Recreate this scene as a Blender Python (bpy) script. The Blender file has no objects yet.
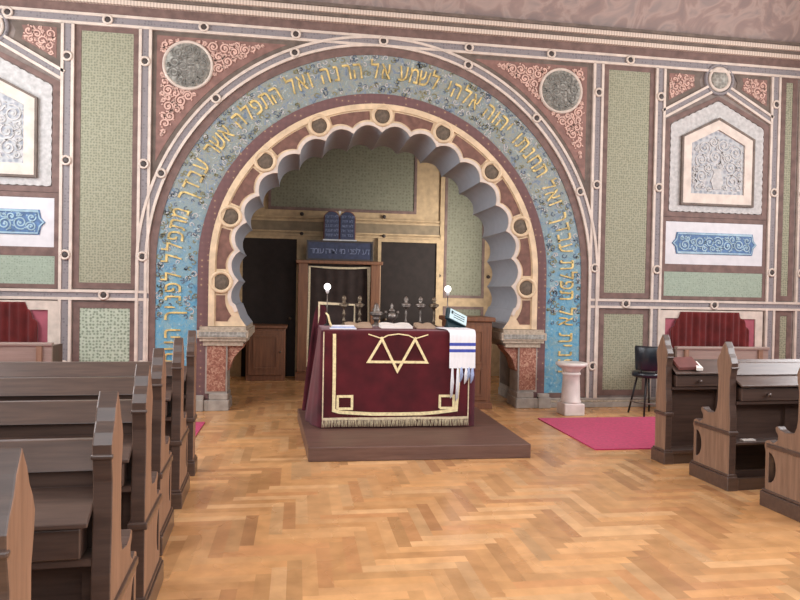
import bpy, math, random
from math import sin, cos, pi, atan, radians, hypot, atan2
from mathutils import Vector, Matrix
from mathutils.geometry import tessellate_polygon

C = bpy.context.scene.collection
random.seed(7)

# ------------------------------------------------------------------ materials
def lin(c):
    def f(v):
        v /= 255.0
        return v / 12.92 if v <= 0.04045 else ((v + 0.055) / 1.055) ** 2.4
    return (f(c[0]), f(c[1]), f(c[2]), 1.0)

class NT:
    """small helper around a material's node tree"""
    def __init__(self, name, rough=0.6, metal=0.0, spec=0.5):
        self.m = bpy.data.materials.new(name)
        self.m.use_nodes = True
        self.t = self.m.node_tree
        self.b = self.t.nodes['Principled BSDF']
        self.b.inputs['Roughness'].default_value = rough
        self.b.inputs['Metallic'].default_value = metal
        self.b.inputs['Specular IOR Level'].default_value = spec
    def n(self, kind, **kw):
        x = self.t.nodes.new(kind)
        for k, v in kw.items():
            if k in x.inputs:
                x.inputs[k].default_value = v
            else:
                setattr(x, k, v)
        return x
    def l(self, a, b):
        self.t.links.new(a, b)
    def coords(self, scale=(1, 1, 1), src='Object'):
        tc = self.n('ShaderNodeTexCoord')
        mp = self.n('ShaderNodeMapping')
        mp.inputs['Scale'].default_value = scale
        self.l(tc.outputs[src], mp.inputs['Vector'])
        return mp.outputs['Vector']
    def ramp(self, fac, stops, interp='LINEAR'):
        r = self.n('ShaderNodeValToRGB')
        r.color_ramp.interpolation = interp
        e = r.color_ramp.elements
        while len(e) < len(stops):
            e.new(0.5)
        for i, (p, c) in enumerate(stops):
            e[i].position = p
            e[i].color = lin(c)
        self.l(fac, r.inputs['Fac'])
        return r.outputs['Color']
    def mix(self, a, b, fac, mode='MIX'):
        x = self.n('ShaderNodeMix', data_type='RGBA', blend_type=mode)
        for sock, v in ((x.inputs[6], a), (x.inputs[7], b), (x.inputs[0], fac)):
            if hasattr(v, 'links'):
                self.l(v, sock)
            else:
                sock.default_value = v
        return x.outputs[2]
    def bump(self, h, strength=0.3, dist=0.01):
        b = self.n('ShaderNodeBump')
        b.inputs['Strength'].default_value = strength
        b.inputs['Distance'].default_value = dist
        self.l(h, b.inputs['Height'])
        self.l(b.outputs['Normal'], self.b.inputs['Normal'])
    def color(self, c):
        if hasattr(c, 'links'):
            self.l(c, self.b.inputs['Base Color'])
        else:
            self.b.inputs['Base Color'].default_value = c
        return self

def plain(name, c, rough=0.6, var=0.12, scale=9.0, metal=0.0, spec=0.4):
    """painted or plastered surface: one colour with soft mottling"""
    k = NT(name, rough, metal, spec)
    no = k.n('ShaderNodeTexNoise', Scale=scale, Detail=4.0)
    k.l(k.coords(), no.inputs['Vector'])
    d = tuple(v * (1 - var) for v in c)
    u = tuple(min(255, v * (1 + var)) for v in c)
    k.color(k.ramp(no.outputs['Fac'], [(0.3, d), (0.7, u)]))
    return k.m

def wood(name, dark, light, rough=0.45, stretch=(1.2, 14, 14), spec=0.5):
    k = NT(name, rough, 0, spec)
    no = k.n('ShaderNodeTexNoise', Scale=2.2, Detail=6.0, Roughness=0.65)
    k.l(k.coords(stretch), no.inputs['Vector'])
    k.color(k.ramp(no.outputs['Fac'], [(0.3, dark), (0.7, light)]))
    k.bump(no.outputs['Fac'], 0.15, 0.004)
    return k.m

def dotted(name, base, dot, scale=24.0, size=0.3, alt=None):
    """stencilled wall field: fine all-over dot and leaf pattern"""
    k = NT(name, 0.7, 0, 0.3)
    v = k.n('ShaderNodeTexVoronoi', Scale=scale, Randomness=0.45)
    co = k.coords((1, 0.02, 1))
    k.l(co, v.inputs['Vector'])
    a = k.ramp(v.outputs['Distance'], [(size * 0.7, dot), (size * 1.3, base)])
    no = k.n('ShaderNodeTexNoise', Scale=scale * 0.9, Detail=3.0)
    k.l(co, no.inputs['Vector'])
    alt = alt or tuple(min(255, x * 1.12) for x in base)
    w = k.ramp(no.outputs['Fac'], [(0.5, (0, 0, 0)), (0.62, (255, 255, 255))])
    k.color(k.mix(a, lin(alt), k.n_fac(w) if hasattr(k, 'n_fac') else 0.25))
    k.color(k.mix(a, k.mix(lin(base), lin(alt), w), 0.35))
    return k.m

M = {}
M['plaster_brown'] = plain('plaster brown', (128, 116, 110), 0.75)
M['border_red'] = plain('painted border red', (112, 90, 84), 0.7)
M['border_dark'] = plain('painted border dark', (104, 92, 84), 0.7)
M['cream'] = plain('cream fillet', (206, 192, 180), 0.6, 0.06)
M['cream_gold'] = plain('warm cream moulding', (212, 188, 156), 0.55, 0.07)
M['white_panel'] = plain('white panel', (206, 205, 208), 0.6, 0.03)
M['tracery_grey'] = plain('grey tracery', (122, 120, 114), 0.7, 0.06)
M['flourish_olive'] = plain('olive flourish', (128, 124, 92), 0.7, 0.1)
M['flourish_grey'] = plain('slate flourish', (92, 104, 120), 0.7, 0.1)
M['ring_brown'] = plain('arch cartouche brown', (114, 82, 72), 0.7, 0.14, 14)
M['roundel'] = plain('roundel olive grey', (98, 86, 74), 0.7, 0.16, 30)
M['boss_dark'] = plain('dark boss', (62, 54, 52), 0.5)
M['intrados'] = plain('grey lilac soffit', (158, 162, 170), 0.6, 0.02)
M['scroll_pink'] = plain('pink arabesque', (206, 170, 156), 0.6, 0.08, 20)
M['spandrel_red'] = plain('spandrel red', (132, 100, 92), 0.7, 0.1)
M['gold_letter'] = plain('gold lettering', (198, 174, 112), 0.45, 0.22, 16)
M['pink_paint'] = plain('pink paint', (166, 88, 102), 0.7, 0.05)
M['white_marble'] = plain('white marble', (214, 206, 200), 0.4, 0.07, 6)
M['stone_grey'] = plain('grey stone', (158, 150, 142), 0.6, 0.1)
M['stone_beige'] = plain('beige stone', (172, 158, 140), 0.6, 0.12, 30)
M['side_plaster'] = plain('side wall plaster', (196, 180, 164), 0.8, 0.05)
M['ceiling'] = plain('ceiling paint', (206, 190, 178), 0.8, 0.05)
M['tan_stone'] = plain('niche tan paint', (178, 152, 118), 0.7, 0.08)
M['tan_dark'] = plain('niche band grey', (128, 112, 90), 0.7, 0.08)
M['jamb_wood'] = wood('ark frame wood', (106, 68, 46), (138, 92, 62), 0.5, (14, 14, 1.2))
M['dark_panel'] = plain('dark panel', (42, 34, 31), 0.85, 0.1)
M['curtain_dark'] = plain('dark ark curtain', (50, 38, 35), 0.85, 0.15)
M['gold_trim'] = plain('gold trim', (212, 196, 164), 0.5, 0.1, 30)
M['cream_gold_thread'] = plain('gold thread', (240, 222, 174), 0.55, 0.08, 40)
M['slate_blue'] = plain('slate blue board', (52, 58, 84), 0.5, 0.12, 16)
M['pale_letter'] = plain('pale lettering', (118, 126, 154), 0.5, 0.1)
M['velvet'] = plain('maroon velvet', (74, 26, 36), 0.8, 0.22, 5, spec=0.2)
M['velvet_front'] = plain('wine red velvet', (76, 22, 29), 0.8, 0.22, 4, spec=0.2)
M['red_curtain'] = plain('red velvet curtain', (96, 33, 32), 0.85, 0.15, 6, spec=0.2)
M['rug'] = plain('magenta rug', (186, 40, 94), 0.95, 0.08, 30, spec=0.1)
M['white_cloth'] = plain('white cloth', (238, 238, 244), 0.8, 0.02)
M['blue_stripe'] = plain('blue stripe', (70, 84, 176), 0.8, 0.05)
M['pale_blue_cloth'] = plain('pale blue cloth', (176, 190, 226), 0.8, 0.1, 20)
M['silver'] = plain('tarnished silver', (122, 114, 108), 0.42, 0.2, 20, metal=0.7)
M['brass'] = plain('aged brass', (110, 97, 82), 0.42, 0.2, 20, metal=0.7)
M['black_metal'] = plain('black metal', (30, 30, 32), 0.4, 0.1)
M['vinyl'] = plain('black vinyl', (24, 30, 38), 0.28, 0.15, spec=0.6)
M['paper'] = plain('paper', (236, 230, 224), 0.8, 0.03)
M['old_paper'] = plain('aged paper', (172, 148, 126), 0.8, 0.06)
M['book_brown'] = plain('brown book cover', (112, 66, 62), 0.6, 0.08)
M['teal_cover'] = plain('dark teal cover', (34, 58, 66), 0.5, 0.1)
M['sky_cover'] = plain('pale aqua page', (206, 234, 242), 0.6, 0.06, 20)
M['pew'] = wood('pew oak', (64, 46, 38), (96, 70, 58), 0.42, (14, 14, 1.1))
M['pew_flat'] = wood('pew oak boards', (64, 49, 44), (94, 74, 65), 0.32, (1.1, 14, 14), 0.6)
M['bench_wood'] = wood('bench front wood', (136, 118, 108), (160, 140, 130), 0.4, (1.1, 14, 14))
M['pew_light'] = wood('pew oak end', (124, 94, 74), (154, 120, 98), 0.5, (14, 14, 1.1))
M['cab_wood'] = wood('cabinet oak', (98, 62, 42), (132, 86, 58), 0.5, (14, 14, 1.2))
M['plat_wood'] = wood('platform boards', (88, 62, 54), (116, 88, 78), 0.4, (1.2, 14, 14))
k = NT('warm white globe', 0.3)
k.color(lin((255, 255, 255)))
k.b.inputs['Emission Color'].default_value = (1, 0.97, 0.92, 1)
k.b.inputs['Emission Strength'].default_value = 2.2
M['globe'] = k.m
for nm in ('velvet', 'velvet_front', 'red_curtain', 'rug'):
    p_ = M[nm].node_tree.nodes['Principled BSDF']
    p_.inputs['Sheen Weight'].default_value = 0.25
    p_.inputs['Sheen Tint'].default_value = (1.0, 0.75, 0.8, 1)
p_ = M['pew_flat'].node_tree.nodes['Principled BSDF']
p_.inputs['Coat Weight'].default_value = 0.4
p_.inputs['Coat Roughness'].default_value = 0.3

M['green'] = dotted('green stencil', (154, 154, 132), (106, 108, 88), 30.0, 0.36, (166, 166, 146))
M['green_bloom'] = dotted('bloomed green stencil', (172, 184, 164), (84, 98, 82), 24.0, 0.34, (200, 208, 192))  # daylight bloom put into the colour: paler ground, stronger dots
M['green_plain'] = dotted('green strip stencil', (150, 164, 148), (118, 134, 118), 34.0, 0.3)
M['niche_green'] = dotted('niche green stencil', (124, 122, 104), (98, 98, 82), 17.0, 0.3)
M['lambrequin'] = plain('pale lace panel', (182, 180, 178), 0.7, 0.09, 18)
M['medallion'] = dotted('medallion tracery', (160, 158, 150), (112, 110, 104), 20.0, 0.5, (200, 200, 192))
M['relief'] = dotted('relief tracery', (176, 178, 180), (120, 126, 138), 13.0, 0.36, (214, 208, 206))
M['cartouche_blue'] = plain('cartouche blue', (78, 108, 146), 0.6, 0.18, 18)
M['cartouche_line'] = plain('cartouche pale line', (150, 178, 192), 0.6, 0.1)

def band_mat():
    k = NT('grey band', 0.7, 0, 0.3)
    no = k.n('ShaderNodeTexVoronoi', Scale=26.0, Randomness=0.3)
    k.l(k.coords((1, 0.02, 1)), no.inputs['Vector'])
    k.color(k.ramp(no.outputs['Distance'], [(0.2, (94, 90, 94)), (0.5, (136, 130, 132))]))
    return k.m
M['band'] = band_mat()

def red_ring_mat():
    k = NT('red ring with gold dots', 0.7, 0, 0.3)
    v = k.n('ShaderNodeTexVoronoi', Scale=13.0, Randomness=0.2)
    k.l(k.coords((1, 0.02, 1)), v.inputs['Vector'])
    k.color(k.ramp(v.outputs['Distance'], [(0.12, (168, 140, 110)), (0.2, (116, 86, 86)), (0.7, (106, 80, 80))]))
    return k.m
M['ring_red'] = red_ring_mat()

def blue_band_mat():
    k = NT('blue mosaic band', 0.6, 0, 0.35)
    co = k.coords((1, 0.02, 1))
    n1 = k.n('ShaderNodeTexNoise', Scale=9.0, Detail=7.0, Roughness=0.75, Distortion=1.0)
    k.l(co, n1.inputs['Vector'])
    hi = k.ramp(n1.outputs['Fac'], [(0.32, (92, 104, 112)), (0.42, (122, 138, 156)), (0.49, (150, 150, 132)),
                                    (0.56, (120, 138, 146)), (0.68, (190, 188, 168))])
    lo = k.ramp(n1.outputs['Fac'], [(0.32, (66, 124, 158)), (0.47, (102, 160, 188)), (0.56, (120, 158, 170)), (0.68, (158, 186, 192))])
    g = k.n('ShaderNodeNewGeometry')
    sx = k.n('ShaderNodeSeparateXYZ')
    k.l(g.outputs['Position'], sx.inputs[0])
    mr = k.n('ShaderNodeMapRange')
    for i, v in ((1, 1.3), (2, 3.0), (3, 0.0), (4, 1.0)):
        mr.inputs[i].default_value = v
    k.l(sx.outputs['Z'], mr.inputs[0])
    base = k.mix(lo, hi, mr.outputs[0])
    v = k.n('ShaderNodeTexVoronoi', Scale=15.0, Randomness=1.0)
    k.l(co, v.inputs['Vector'])
    spk = k.ramp(v.outputs['Distance'], [(0.1, (215, 215, 205)), (0.22, (0, 0, 0))])
    k.color(k.mix(base, spk, 0.22, 'ADD'))
    k.bump(n1.outputs['Fac'], 0.4, 0.02)
    return k.m
M['blue_band'] = blue_band_mat()

def speckle_mat():
    k = NT('red and cream tracery', 0.7, 0, 0.3)
    v = k.n('ShaderNodeTexNoise', Scale=26.0, Detail=3.0, Distortion=1.2)
    k.l(k.coords((1, 1, 1)), v.inputs['Vector'])
    k.color(k.ramp(v.outputs['Fac'], [(0.38, (136, 88, 74)), (0.52, (160, 112, 95)), (0.64, (186, 148, 126))]))
    return k.m
M['tracery'] = speckle_mat()

def frieze_mat():
    k = NT('painted frieze', 0.8, 0, 0.2)
    co = k.coords((1, 0.05, 1))
    v = k.n('ShaderNodeTexNoise', Scale=2.6, Detail=3.0, Distortion=1.6)
    k.l(co, v.inputs['Vector'])
    k.color(k.ramp(v.outputs['Fac'], [(0.34, (140, 124, 120)), (0.48, (152, 132, 126)), (0.56, (168, 148, 140)), (0.68, (148, 134, 130))]))
    return k.m
M['frieze'] = frieze_mat()

def bead_mat():
    k = NT('beaded cornice', 0.6, 0, 0.3)
    w = k.n('ShaderNodeTexWave', Scale=8.0)
    w.bands_direction = 'X'
    k.l(k.coords(), w.inputs['Vector'])
    k.color(k.ramp(w.outputs['Fac'], [(0.2, (190, 172, 158)), (0.6, (216, 200, 186))]))
    return k.m
M['bead'] = bead_mat()

def floor_mat():
    k = NT('herringbone parquet', 0.3, 0, 0.5)
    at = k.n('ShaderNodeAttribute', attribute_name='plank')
    no = k.n('ShaderNodeTexNoise', Scale=7.0, Detail=5.0)
    k.l(k.coords((1, 1, 1)), no.inputs['Vector'])
    gr = k.ramp(no.outputs['Fac'], [(0.3, (226, 224, 222)), (0.7, (255, 255, 255))])
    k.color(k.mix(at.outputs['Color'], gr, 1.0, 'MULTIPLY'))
    n2 = k.n('ShaderNodeTexNoise', Scale=1.6, Detail=3.0)
    k.l(k.coords((1, 1, 1)), n2.inputs['Vector'])
    mr = k.n('ShaderNodeMapRange')
    mr.inputs[3].default_value = 0.18
    mr.inputs[4].default_value = 0.36
    k.l(n2.outputs['Fac'], mr.inputs[0])
    k.l(mr.outputs[0], k.b.inputs['Roughness'])
    return k.m
M['floor'] = floor_mat()

# ------------------------------------------------------------------ mesh building
class MB:
    def __init__(self):
        self.v, self.f, self.mi, self.sm = [], [], [], []
    def add(self, verts, faces, mi=0, smooth=False):
        o = len(self.v)
        self.v += [tuple(p) for p in verts]
        for fc in faces:
            self.f.append([i + o for i in fc])
            self.mi.append(mi)
            self.sm.append(smooth)
    def box(self, x0, x1, y0, y1, z0, z1, mi=0):
        v = [(x0, y0, z0), (x1, y0, z0), (x1, y1, z0), (x0, y1, z0), (x0, y0, z1), (x1, y0, z1), (x1, y1, z1), (x0, y1, z1)]
        self.add(v, [(0, 3, 2, 1), (4, 5, 6, 7), (0, 1, 5, 4), (1, 2, 6, 5), (2, 3, 7, 6), (3, 0, 4, 7)], mi)
        return self
    def hexa(self, b, t, mi=0):
        """eight-corner block: bottom quad b, top quad t, both counter-clockwise from above"""
        self.add(list(b) + list(t), [(0, 3, 2, 1), (4, 5, 6, 7), (0, 1, 5, 4), (1, 2, 6, 5), (2, 3, 7, 6), (3, 0, 4, 7)], mi)
        return self
    def prism(self, loops, put, d0, d1, mi=0, side_mi=None):
        """flat outline (with holes) pushed from depth d0 to d1; put(u, v, d) -> xyz"""
        side_mi = mi if side_mi is None else side_mi
        tri = tessellate_polygon([[Vector((u, v, 0)) for u, v in lp] for lp in loops])
        flat = [p for lp in loops for p in lp]
        n = len(flat)
        vs = [put(u, v, d0) for u, v in flat] + [put(u, v, d1) for u, v in flat]
        self.add(vs, [tuple(t) for t in tri] + [tuple(i + n for i in reversed(t)) for t in tri], mi)
        o = 0
        for lp in loops:
            m = len(lp)
            idx = [(o + i, o + (i + 1) % m, n + o + (i + 1) % m, n + o + i) for i in range(m)]
            self.add(vs, idx, side_mi)
            o += m
        return self
    def strip(self, pa, pb, yf, yb, mi=0, side_mi=None, put=None):
        """band on the wall between two outlines of equal length, yf front, yb back"""
        side_mi = mi if side_mi is None else side_mi
        put = put or (lambda u, v, d: (u, d, v))
        n = len(pa)
        vs = [put(u, v, yf) for u, v in pa] + [put(u, v, yf) for u, v in pb] + [put(u, v, yb) for u, v in pa] + [put(u, v, yb) for u, v in pb]
        fr, sd = [], []
        for i in range(n - 1):
            fr.append((i, i + 1, n + i + 1, n + i))
            sd.append((2 * n + i, 2 * n + i + 1, i + 1, i))
            sd.append((n + i, n + i + 1, 3 * n + i + 1, 3 * n + i))
        for i in (0, n - 1):
            sd.append((i, n + i, 3 * n + i, 2 * n + i))
        self.add(vs, fr, mi)
        self.add(vs, sd, side_mi)
        return self
    def lathe(self, prof, c=(0, 0, 0), n=20, mi=0, axis='z', sx=1.0, sy=1.0, caps=True):
        vs, fs = [], []
        for r, h in prof:
            for i in range(n):
                a = 2 * pi * i / n
                if axis == 'z':
                    vs.append((c[0] + r * cos(a) * sx, c[1] + r * sin(a) * sy, c[2] + h))
                else:
                    vs.append((c[0] + r * cos(a), c[1] + h, c[2] + r * sin(a)))
        m = len(prof)
        for j in range(m - 1):
            for i in range(n):
                k2 = (i + 1) % n
                fs.append((j * n + i, j * n + k2, (j + 1) * n + k2, (j + 1) * n + i))
        self.add(vs, fs, mi, True)
        if caps:
            self.add(vs, [tuple(range(n))[::-1], tuple((m - 1) * n + i for i in range(n))], mi)
        return self
    def tube(self, pts, r, n=8, mi=0, taper=None):
        pts = [Vector(p) for p in pts]
        vs, fs = [], []
        for j, p in enumerate(pts):
            t = (pts[min(j + 1, len(pts) - 1)] - pts[max(j - 1, 0)]).normalized()
            a = t.cross(Vector((0, 0, 1)))
            if a.length < 1e-3:
                a = t.cross(Vector((0, 1, 0)))
            a.normalize()
            b = t.cross(a)
            rr = r if taper is None else r + (taper - r) * j / (len(pts) - 1)
            for i in range(n):
                w = 2 * pi * i / n
                vs.append(p + a * rr * cos(w) + b * rr * sin(w))
        for j in range(len(pts) - 1):
            for i in range(n):
                k2 = (i + 1) % n
                fs.append((j * n + i, j * n + k2, (j + 1) * n + k2, (j + 1) * n + i))
        self.add(vs, fs, mi, True)
        self.add(vs, [tuple(range(n))[::-1], tuple((len(pts) - 1) * n + i for i in range(n))], mi)
        return self
    def ball(self, c, r, n=14, mi=0, sz=1.0):
        self.lathe([(max(1e-4, r * sin(pi * j / 8)), -r * sz * cos(pi * j / 8)) for j in range(9)], c, n, mi)
        return self
    def ribbon(self, path, w, yf, yb, mi=0, w1=None, put=None, closed=False):
        """raised line of width w along a wall-plane path"""
        n = len(path)
        pa, pb = [], []
        for i, (u, v) in enumerate(path):
            if closed:
                p0, p1 = path[i - 1 if i else n - 2], path[i + 1 if i < n - 1 else 1]
            else:
                p0, p1 = path[max(i - 1, 0)], path[min(i + 1, n - 1)]
            tx, tz = p1[0] - p0[0], p1[1] - p0[1]
            L = hypot(tx, tz) or 1
            q0 = path[i - 1] if i else (path[n - 2] if closed else path[0])
            ax, az = u - q0[0], v - q0[1]
            la = hypot(ax, az)
            c = abs((ax * tx + az * tz) / (la * L)) if la > 1e-9 else 1
            h = (w if w1 is None else w + (w1 - w) * i / (n - 1)) / 2 / max(c, 0.5)
            pa.append((u - tz / L * h, v + tx / L * h))
            pb.append((u + tz / L * h, v - tx / L * h))
        return self.strip(pa, pb, yf, yb, mi, None, put)
    def build(self, name, mats, parent=None, bevel=0.0, loc=None, rot=None):
        me = bpy.data.meshes.new(name)
        me.from_pydata(self.v, [], self.f)
        for m in (mats if isinstance(mats, (list, tuple)) else [mats]):
            me.materials.append(M[m] if isinstance(m, str) else m)
        me.polygons.foreach_set('material_index', self.mi)
        me.polygons.foreach_set('use_smooth', self.sm)
        import bmesh
        b = bmesh.new()
        b.from_mesh(me)
        bmesh.ops.remove_doubles(b, verts=b.verts, dist=1e-5)
        bmesh.ops.recalc_face_normals(b, faces=b.faces)
        b.to_mesh(me)
        b.free()
        me.update()
        o = bpy.data.objects.new(name, me)
        C.objects.link(o)
        if parent:
            o.parent = parent
        if loc:
            o.location = loc
        if rot:
            o.rotation_euler = rot
        if bevel:
            md = o.modifiers.new('edge', 'BEVEL')
            md.width = bevel
            md.segments = 2
            md.limit_method = 'ANGLE'
        return o

def thing(name, label, cat, loc=(0, 0, 0), rz=0.0, group=None):
    o = bpy.data.objects.new(name, None)
    C.objects.link(o)
    o.location = loc
    o.rotation_euler = (0, 0, rz)
    return tag(o, label, cat, group)
def tag(o, label, cat, group=None):
    o['label'] = label
    o['category'] = cat
    if group:
        o['group'] = group
    return o
def struct(o):
    o['kind'] = 'structure'
    return o
def copy_tree(o, parent=None):
    c = o.copy()
    C.objects.link(c)
    if parent:
        c.parent = parent
    for ch in list(o.children):
        copy_tree(ch, c)
    return c

WP = lambda u, v, d: (u, d, v)
YW = 8.8            # face of the front wall
CX, CZ = 1.07, 1.86  # centre of the great arch

def rect(x0, x1, z0, z1):
    return [(x0, z0), (x1, z0), (x1, z1), (x0, z1)]
def arch_path(r, zb, n=48, cx=CX):
    p = [(cx + r, zb), (cx + r, CZ)]
    p += [(cx + r * cos(pi * i / n), CZ + r * sin(pi * i / n)) for i in range(1, n)]
    return p + [(cx - r, CZ), (cx - r, zb)]
def frame(mb, x0, x1, z0, z1, w, yf, yb, mi=0):
    """mitred rectangular border, w wide, inside the given rectangle"""
    mb.prism([rect(x0, x1, z0, z1), rect(x0 + w, x1 - w, z0 + w, z1 - w)[::-1]], WP, yf, yb, mi)
    return mb

def scrolls(mb, inside, box, yf, yb, seed, rmax=0.13, rmin=0.035, w=0.02, avoid=(), tries=2600, mi=0):
    """fill an outline with curling tendrils"""
    rnd = random.Random(seed)
    got = []
    for t in range(tries):
        r = rmax + (rmin - rmax) * t / tries
        x, z = rnd.uniform(box[0], box[1]), rnd.uniform(box[2], box[3])
        if not inside(x, z, r):
            continue
        if any(hypot(x - a, z - b) < r + c for a, b, c in avoid):
            continue
        if any(hypot(x - a, z - b) < (r + c) * 0.82 for a, b, c in got):
            continue
        got.append((x, z, r))
    for i, (x, z, r) in enumerate(got):
        d = 1 if rnd.random() < 0.5 else -1
        a0 = rnd.uniform(0, 2 * pi)
        turns = 1.5 if r > 0.06 else 1.1
        n = int(16 * turns)
        path = [(x + r * (1 - 0.72 * j / n) * cos(a0 + d * 2 * pi * turns * j / n), z + r * (1 - 0.72 * j / n) * sin(a0 + d * 2 * pi * turns * j / n)) for j in range(n + 1)]
        mb.ribbon(path, w, yf, yb, mi, w * 1.2)
        cc = [(x + r * 0.2 * cos(2 * pi * j / 8), z + r * 0.2 * sin(2 * pi * j / 8)) for j in range(8)]
        mb.prism([cc], WP, yf, yb, mi)
        for q in range(3):
            b = a0 + q * 2.1 + 0.5
            lx, lz = x + r * 0.98 * cos(b), z + r * 0.98 * sin(b)
            mb.ribbon([(lx, lz), (lx + 0.35 * r * cos(b + 0.9 * d), lz + 0.35 * r * sin(b + 0.9 * d))], w * 1.3, yf, yb, mi, w * 0.4)
    return got

# ------------------------------------------------------------------ lettering
_tc = bpy.data.curves.new('letters', 'FONT')
_to = bpy.data.objects.new('letters', _tc)
C.objects.link(_to)
def glyph(s, bold=0.0):
    _tc.body = s
    _tc.offset = bold
    _tc.fill_mode = 'NONE'
    dg = bpy.context.evaluated_depsgraph_get()
    dg.update()
    me = bpy.data.meshes.new_from_object(_to.evaluated_get(dg))
    pts = [(v.co.x, v.co.y) for v in me.vertices]
    nb = {}
    for e in me.edges:
        a, c = e.vertices
        nb.setdefault(a, []).append(c)
        nb.setdefault(c, []).append(a)
    bpy.data.meshes.remove(me)
    seen, loops = set(), []
    for st in sorted(nb):
        if st in seen:
            continue
        lp, cur, prev = [], st, None
        while cur is not None and cur not in seen:
            seen.add(cur)
            lp.append(cur)
            nx = [q for q in nb[cur] if q not in seen]
            cur = nx[0] if nx else None
        if len(lp) > 2:
            loops.append([pts[i] for i in lp])
    vs, fs = [], []
    def inside(p, lp):
        c = False
        for (x0, y0), (x1, y1) in zip(lp, lp[1:] + lp[:1]):
            if (y0 > p[1]) != (y1 > p[1]) and p[0] < x0 + (p[1] - y0) / (y1 - y0) * (x1 - x0):
                c = not c
        return c
    # a loop wholly inside another is its counter; overlapping strokes are separate outlines
    hole = {}
    for i, lp in enumerate(loops):
        for j, big in enumerate(loops):
            if i != j and all(inside(p, big) for p in lp):
                hole[i] = j
    for j, lp in enumerate(loops):
        if j in hole:
            continue
        grp = [lp] + [loops[i] for i in hole if hole[i] == j]
        flat = [p for g in grp for p in g]
        o = len(vs)
        vs += flat
        fs += [tuple(o + i for i in t) for t in tessellate_polygon([[Vector((p[0], p[1], 0)) for p in g] for g in grp])]
    return vs, fs
def put_glyph(mb, s, h, place, depth=0.012, bold=0.012, mi=0):
    """one letter, cap height h; place(u, v) -> (x, z, y) with v up and u across from the letter's middle"""
    vs, fs = glyph(s, bold)
    if not vs:
        return
    x0, x1 = min(v[0] for v in vs), max(v[0] for v in vs)
    k = h / 0.6
    pts = [place((x - (x0 + x1) / 2) * k, y * k) for x, y in vs]
    n = len(pts)
    mb.add([(p[0], p[2] - depth, p[1]) for p in pts] + [(p[0], p[2], p[1]) for p in pts], fs + [tuple(i + n for i in reversed(f)) for f in fs], mi)
    edges = {}
    for f in fs:
        for i in range(len(f)):
            e = (f[i], f[(i + 1) % len(f)])
            edges[tuple(sorted(e))] = edges.get(tuple(sorted(e)), 0) + 1
    mb.add([(p[0], p[2] - depth, p[1]) for p in pts] + [(p[0], p[2], p[1]) for p in pts], [(a, b, b + n, a + n) for (a, b), c in edges.items() if c == 1], mi)
def text_line(mb, s, xc, z, h, y, pitch=0.72, depth=0.006, bold=0.012, mi=0):
    """a line of right-to-left letters centred on xc"""
    adv = [0.42 if ch in 'וי\'ן' else (0.5 if ch == ' ' else pitch + 0.12) for ch in s]
    tot = sum(adv) * h
    x = xc + tot / 2
    for ch, a in zip(s, adv):
        x -= a * h / 2
        if ch != ' ':
            put_glyph(mb, ch, h, lambda u, v, xx=x: (xx + u, z + v, y), depth, bold, mi)
        x -= a * h / 2

# ------------------------------------------------------------------ the setting
XL, XR, YB, YN, ZT = -5.0, 8.4, -2.6, 12.1, 6.5
def build_floor():
    L, w = 0.55, 0.085
    mb, cols = MB(), []
    base = [(224, 172, 118), (230, 178, 124), (220, 166, 112), (234, 186, 134), (214, 158, 108), (228, 174, 118)]
    rnd = random.Random(3)
    def cl(x0, x1, y0, y1, c):
        x0, x1 = max(x0, XL), min(x1, XR)
        y0, y1 = max(y0, YB), min(y1, YN)
        if x1 - x0 < 1e-4 or y1 - y0 < 1e-4:
            return
        mb.add([(x0, y0, 0), (x1, y0, 0), (x1, y1, 0), (x0, y1, 0)], [(0, 1, 2, 3)])
        cols.append(c)
    for m in range(-40, 60):
        for q in range(-400, 400):
            x, y = q * w + m * L, q * w - m * L
            if x < XL - 1.2 or x > XR + 0.2 or y < YB - 0.2 or y > YN + 1.2:
                continue
            a, b = rnd.choice(base), rnd.choice(base)
            f, g = rnd.uniform(0.94, 1.04), rnd.uniform(0.86, 0.99)  # planks running in depth toned darker, standing in for direction-dependent gloss
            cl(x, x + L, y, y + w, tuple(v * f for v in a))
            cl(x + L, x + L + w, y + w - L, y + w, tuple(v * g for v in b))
    me = bpy.data.meshes.new('floor')
    me.from_pydata(mb.v, [], mb.f)
    me.materials.append(M['floor'])
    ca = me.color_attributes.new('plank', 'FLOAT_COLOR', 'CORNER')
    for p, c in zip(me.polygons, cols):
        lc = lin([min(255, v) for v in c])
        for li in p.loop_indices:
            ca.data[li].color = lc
    o = bpy.data.objects.new('floor', me)
    C.objects.link(o)
    struct(o)
    s = MB().box(XL, XR, YB, YN, -0.12, -0.004).build('floor_slab', 'plaster_brown')
    struct(s)
build_floor()

mb = MB()
notch = arch_path(2.27, 0.0)
mb.prism([[(XL, 0)] + [(XL, ZT), (XR, ZT), (XR, 0)] + notch], WP, YW, YW + 0.25)
wf = struct(mb.build('wall_front', 'plaster_brown'))
wf.location.y = 0.002
struct(MB().box(XL - 0.2, XL, YB, YW + 0.25, 0, ZT).build('wall_left', 'side_plaster'))
struct(MB().box(XR, XR + 0.2, YB, YW + 0.25, 0, ZT).build('wall_right', 'side_plaster'))
struct(MB().box(XL - 0.2, XR + 0.2, YB, YW + 0.25, ZT, ZT + 0.15).build('ceiling', 'ceiling'))
NX0, NX1, NZ = -1.75, 3.9, 4.7
struct(MB().box(NX0 - 0.2, NX1 + 0.2, YN, YN + 0.2, 0, NZ).build('wall_niche_back', 'tan_stone'))
struct(MB().box(NX0 - 0.2, NX0, YW + 0.25, YN, 0, NZ).build('wall_niche_left', 'tan_stone'))
struct(MB().box(NX1, NX1 + 0.2, YW + 0.25, YN, 0, NZ).build('wall_niche_right', 'tan_stone'))
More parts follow.
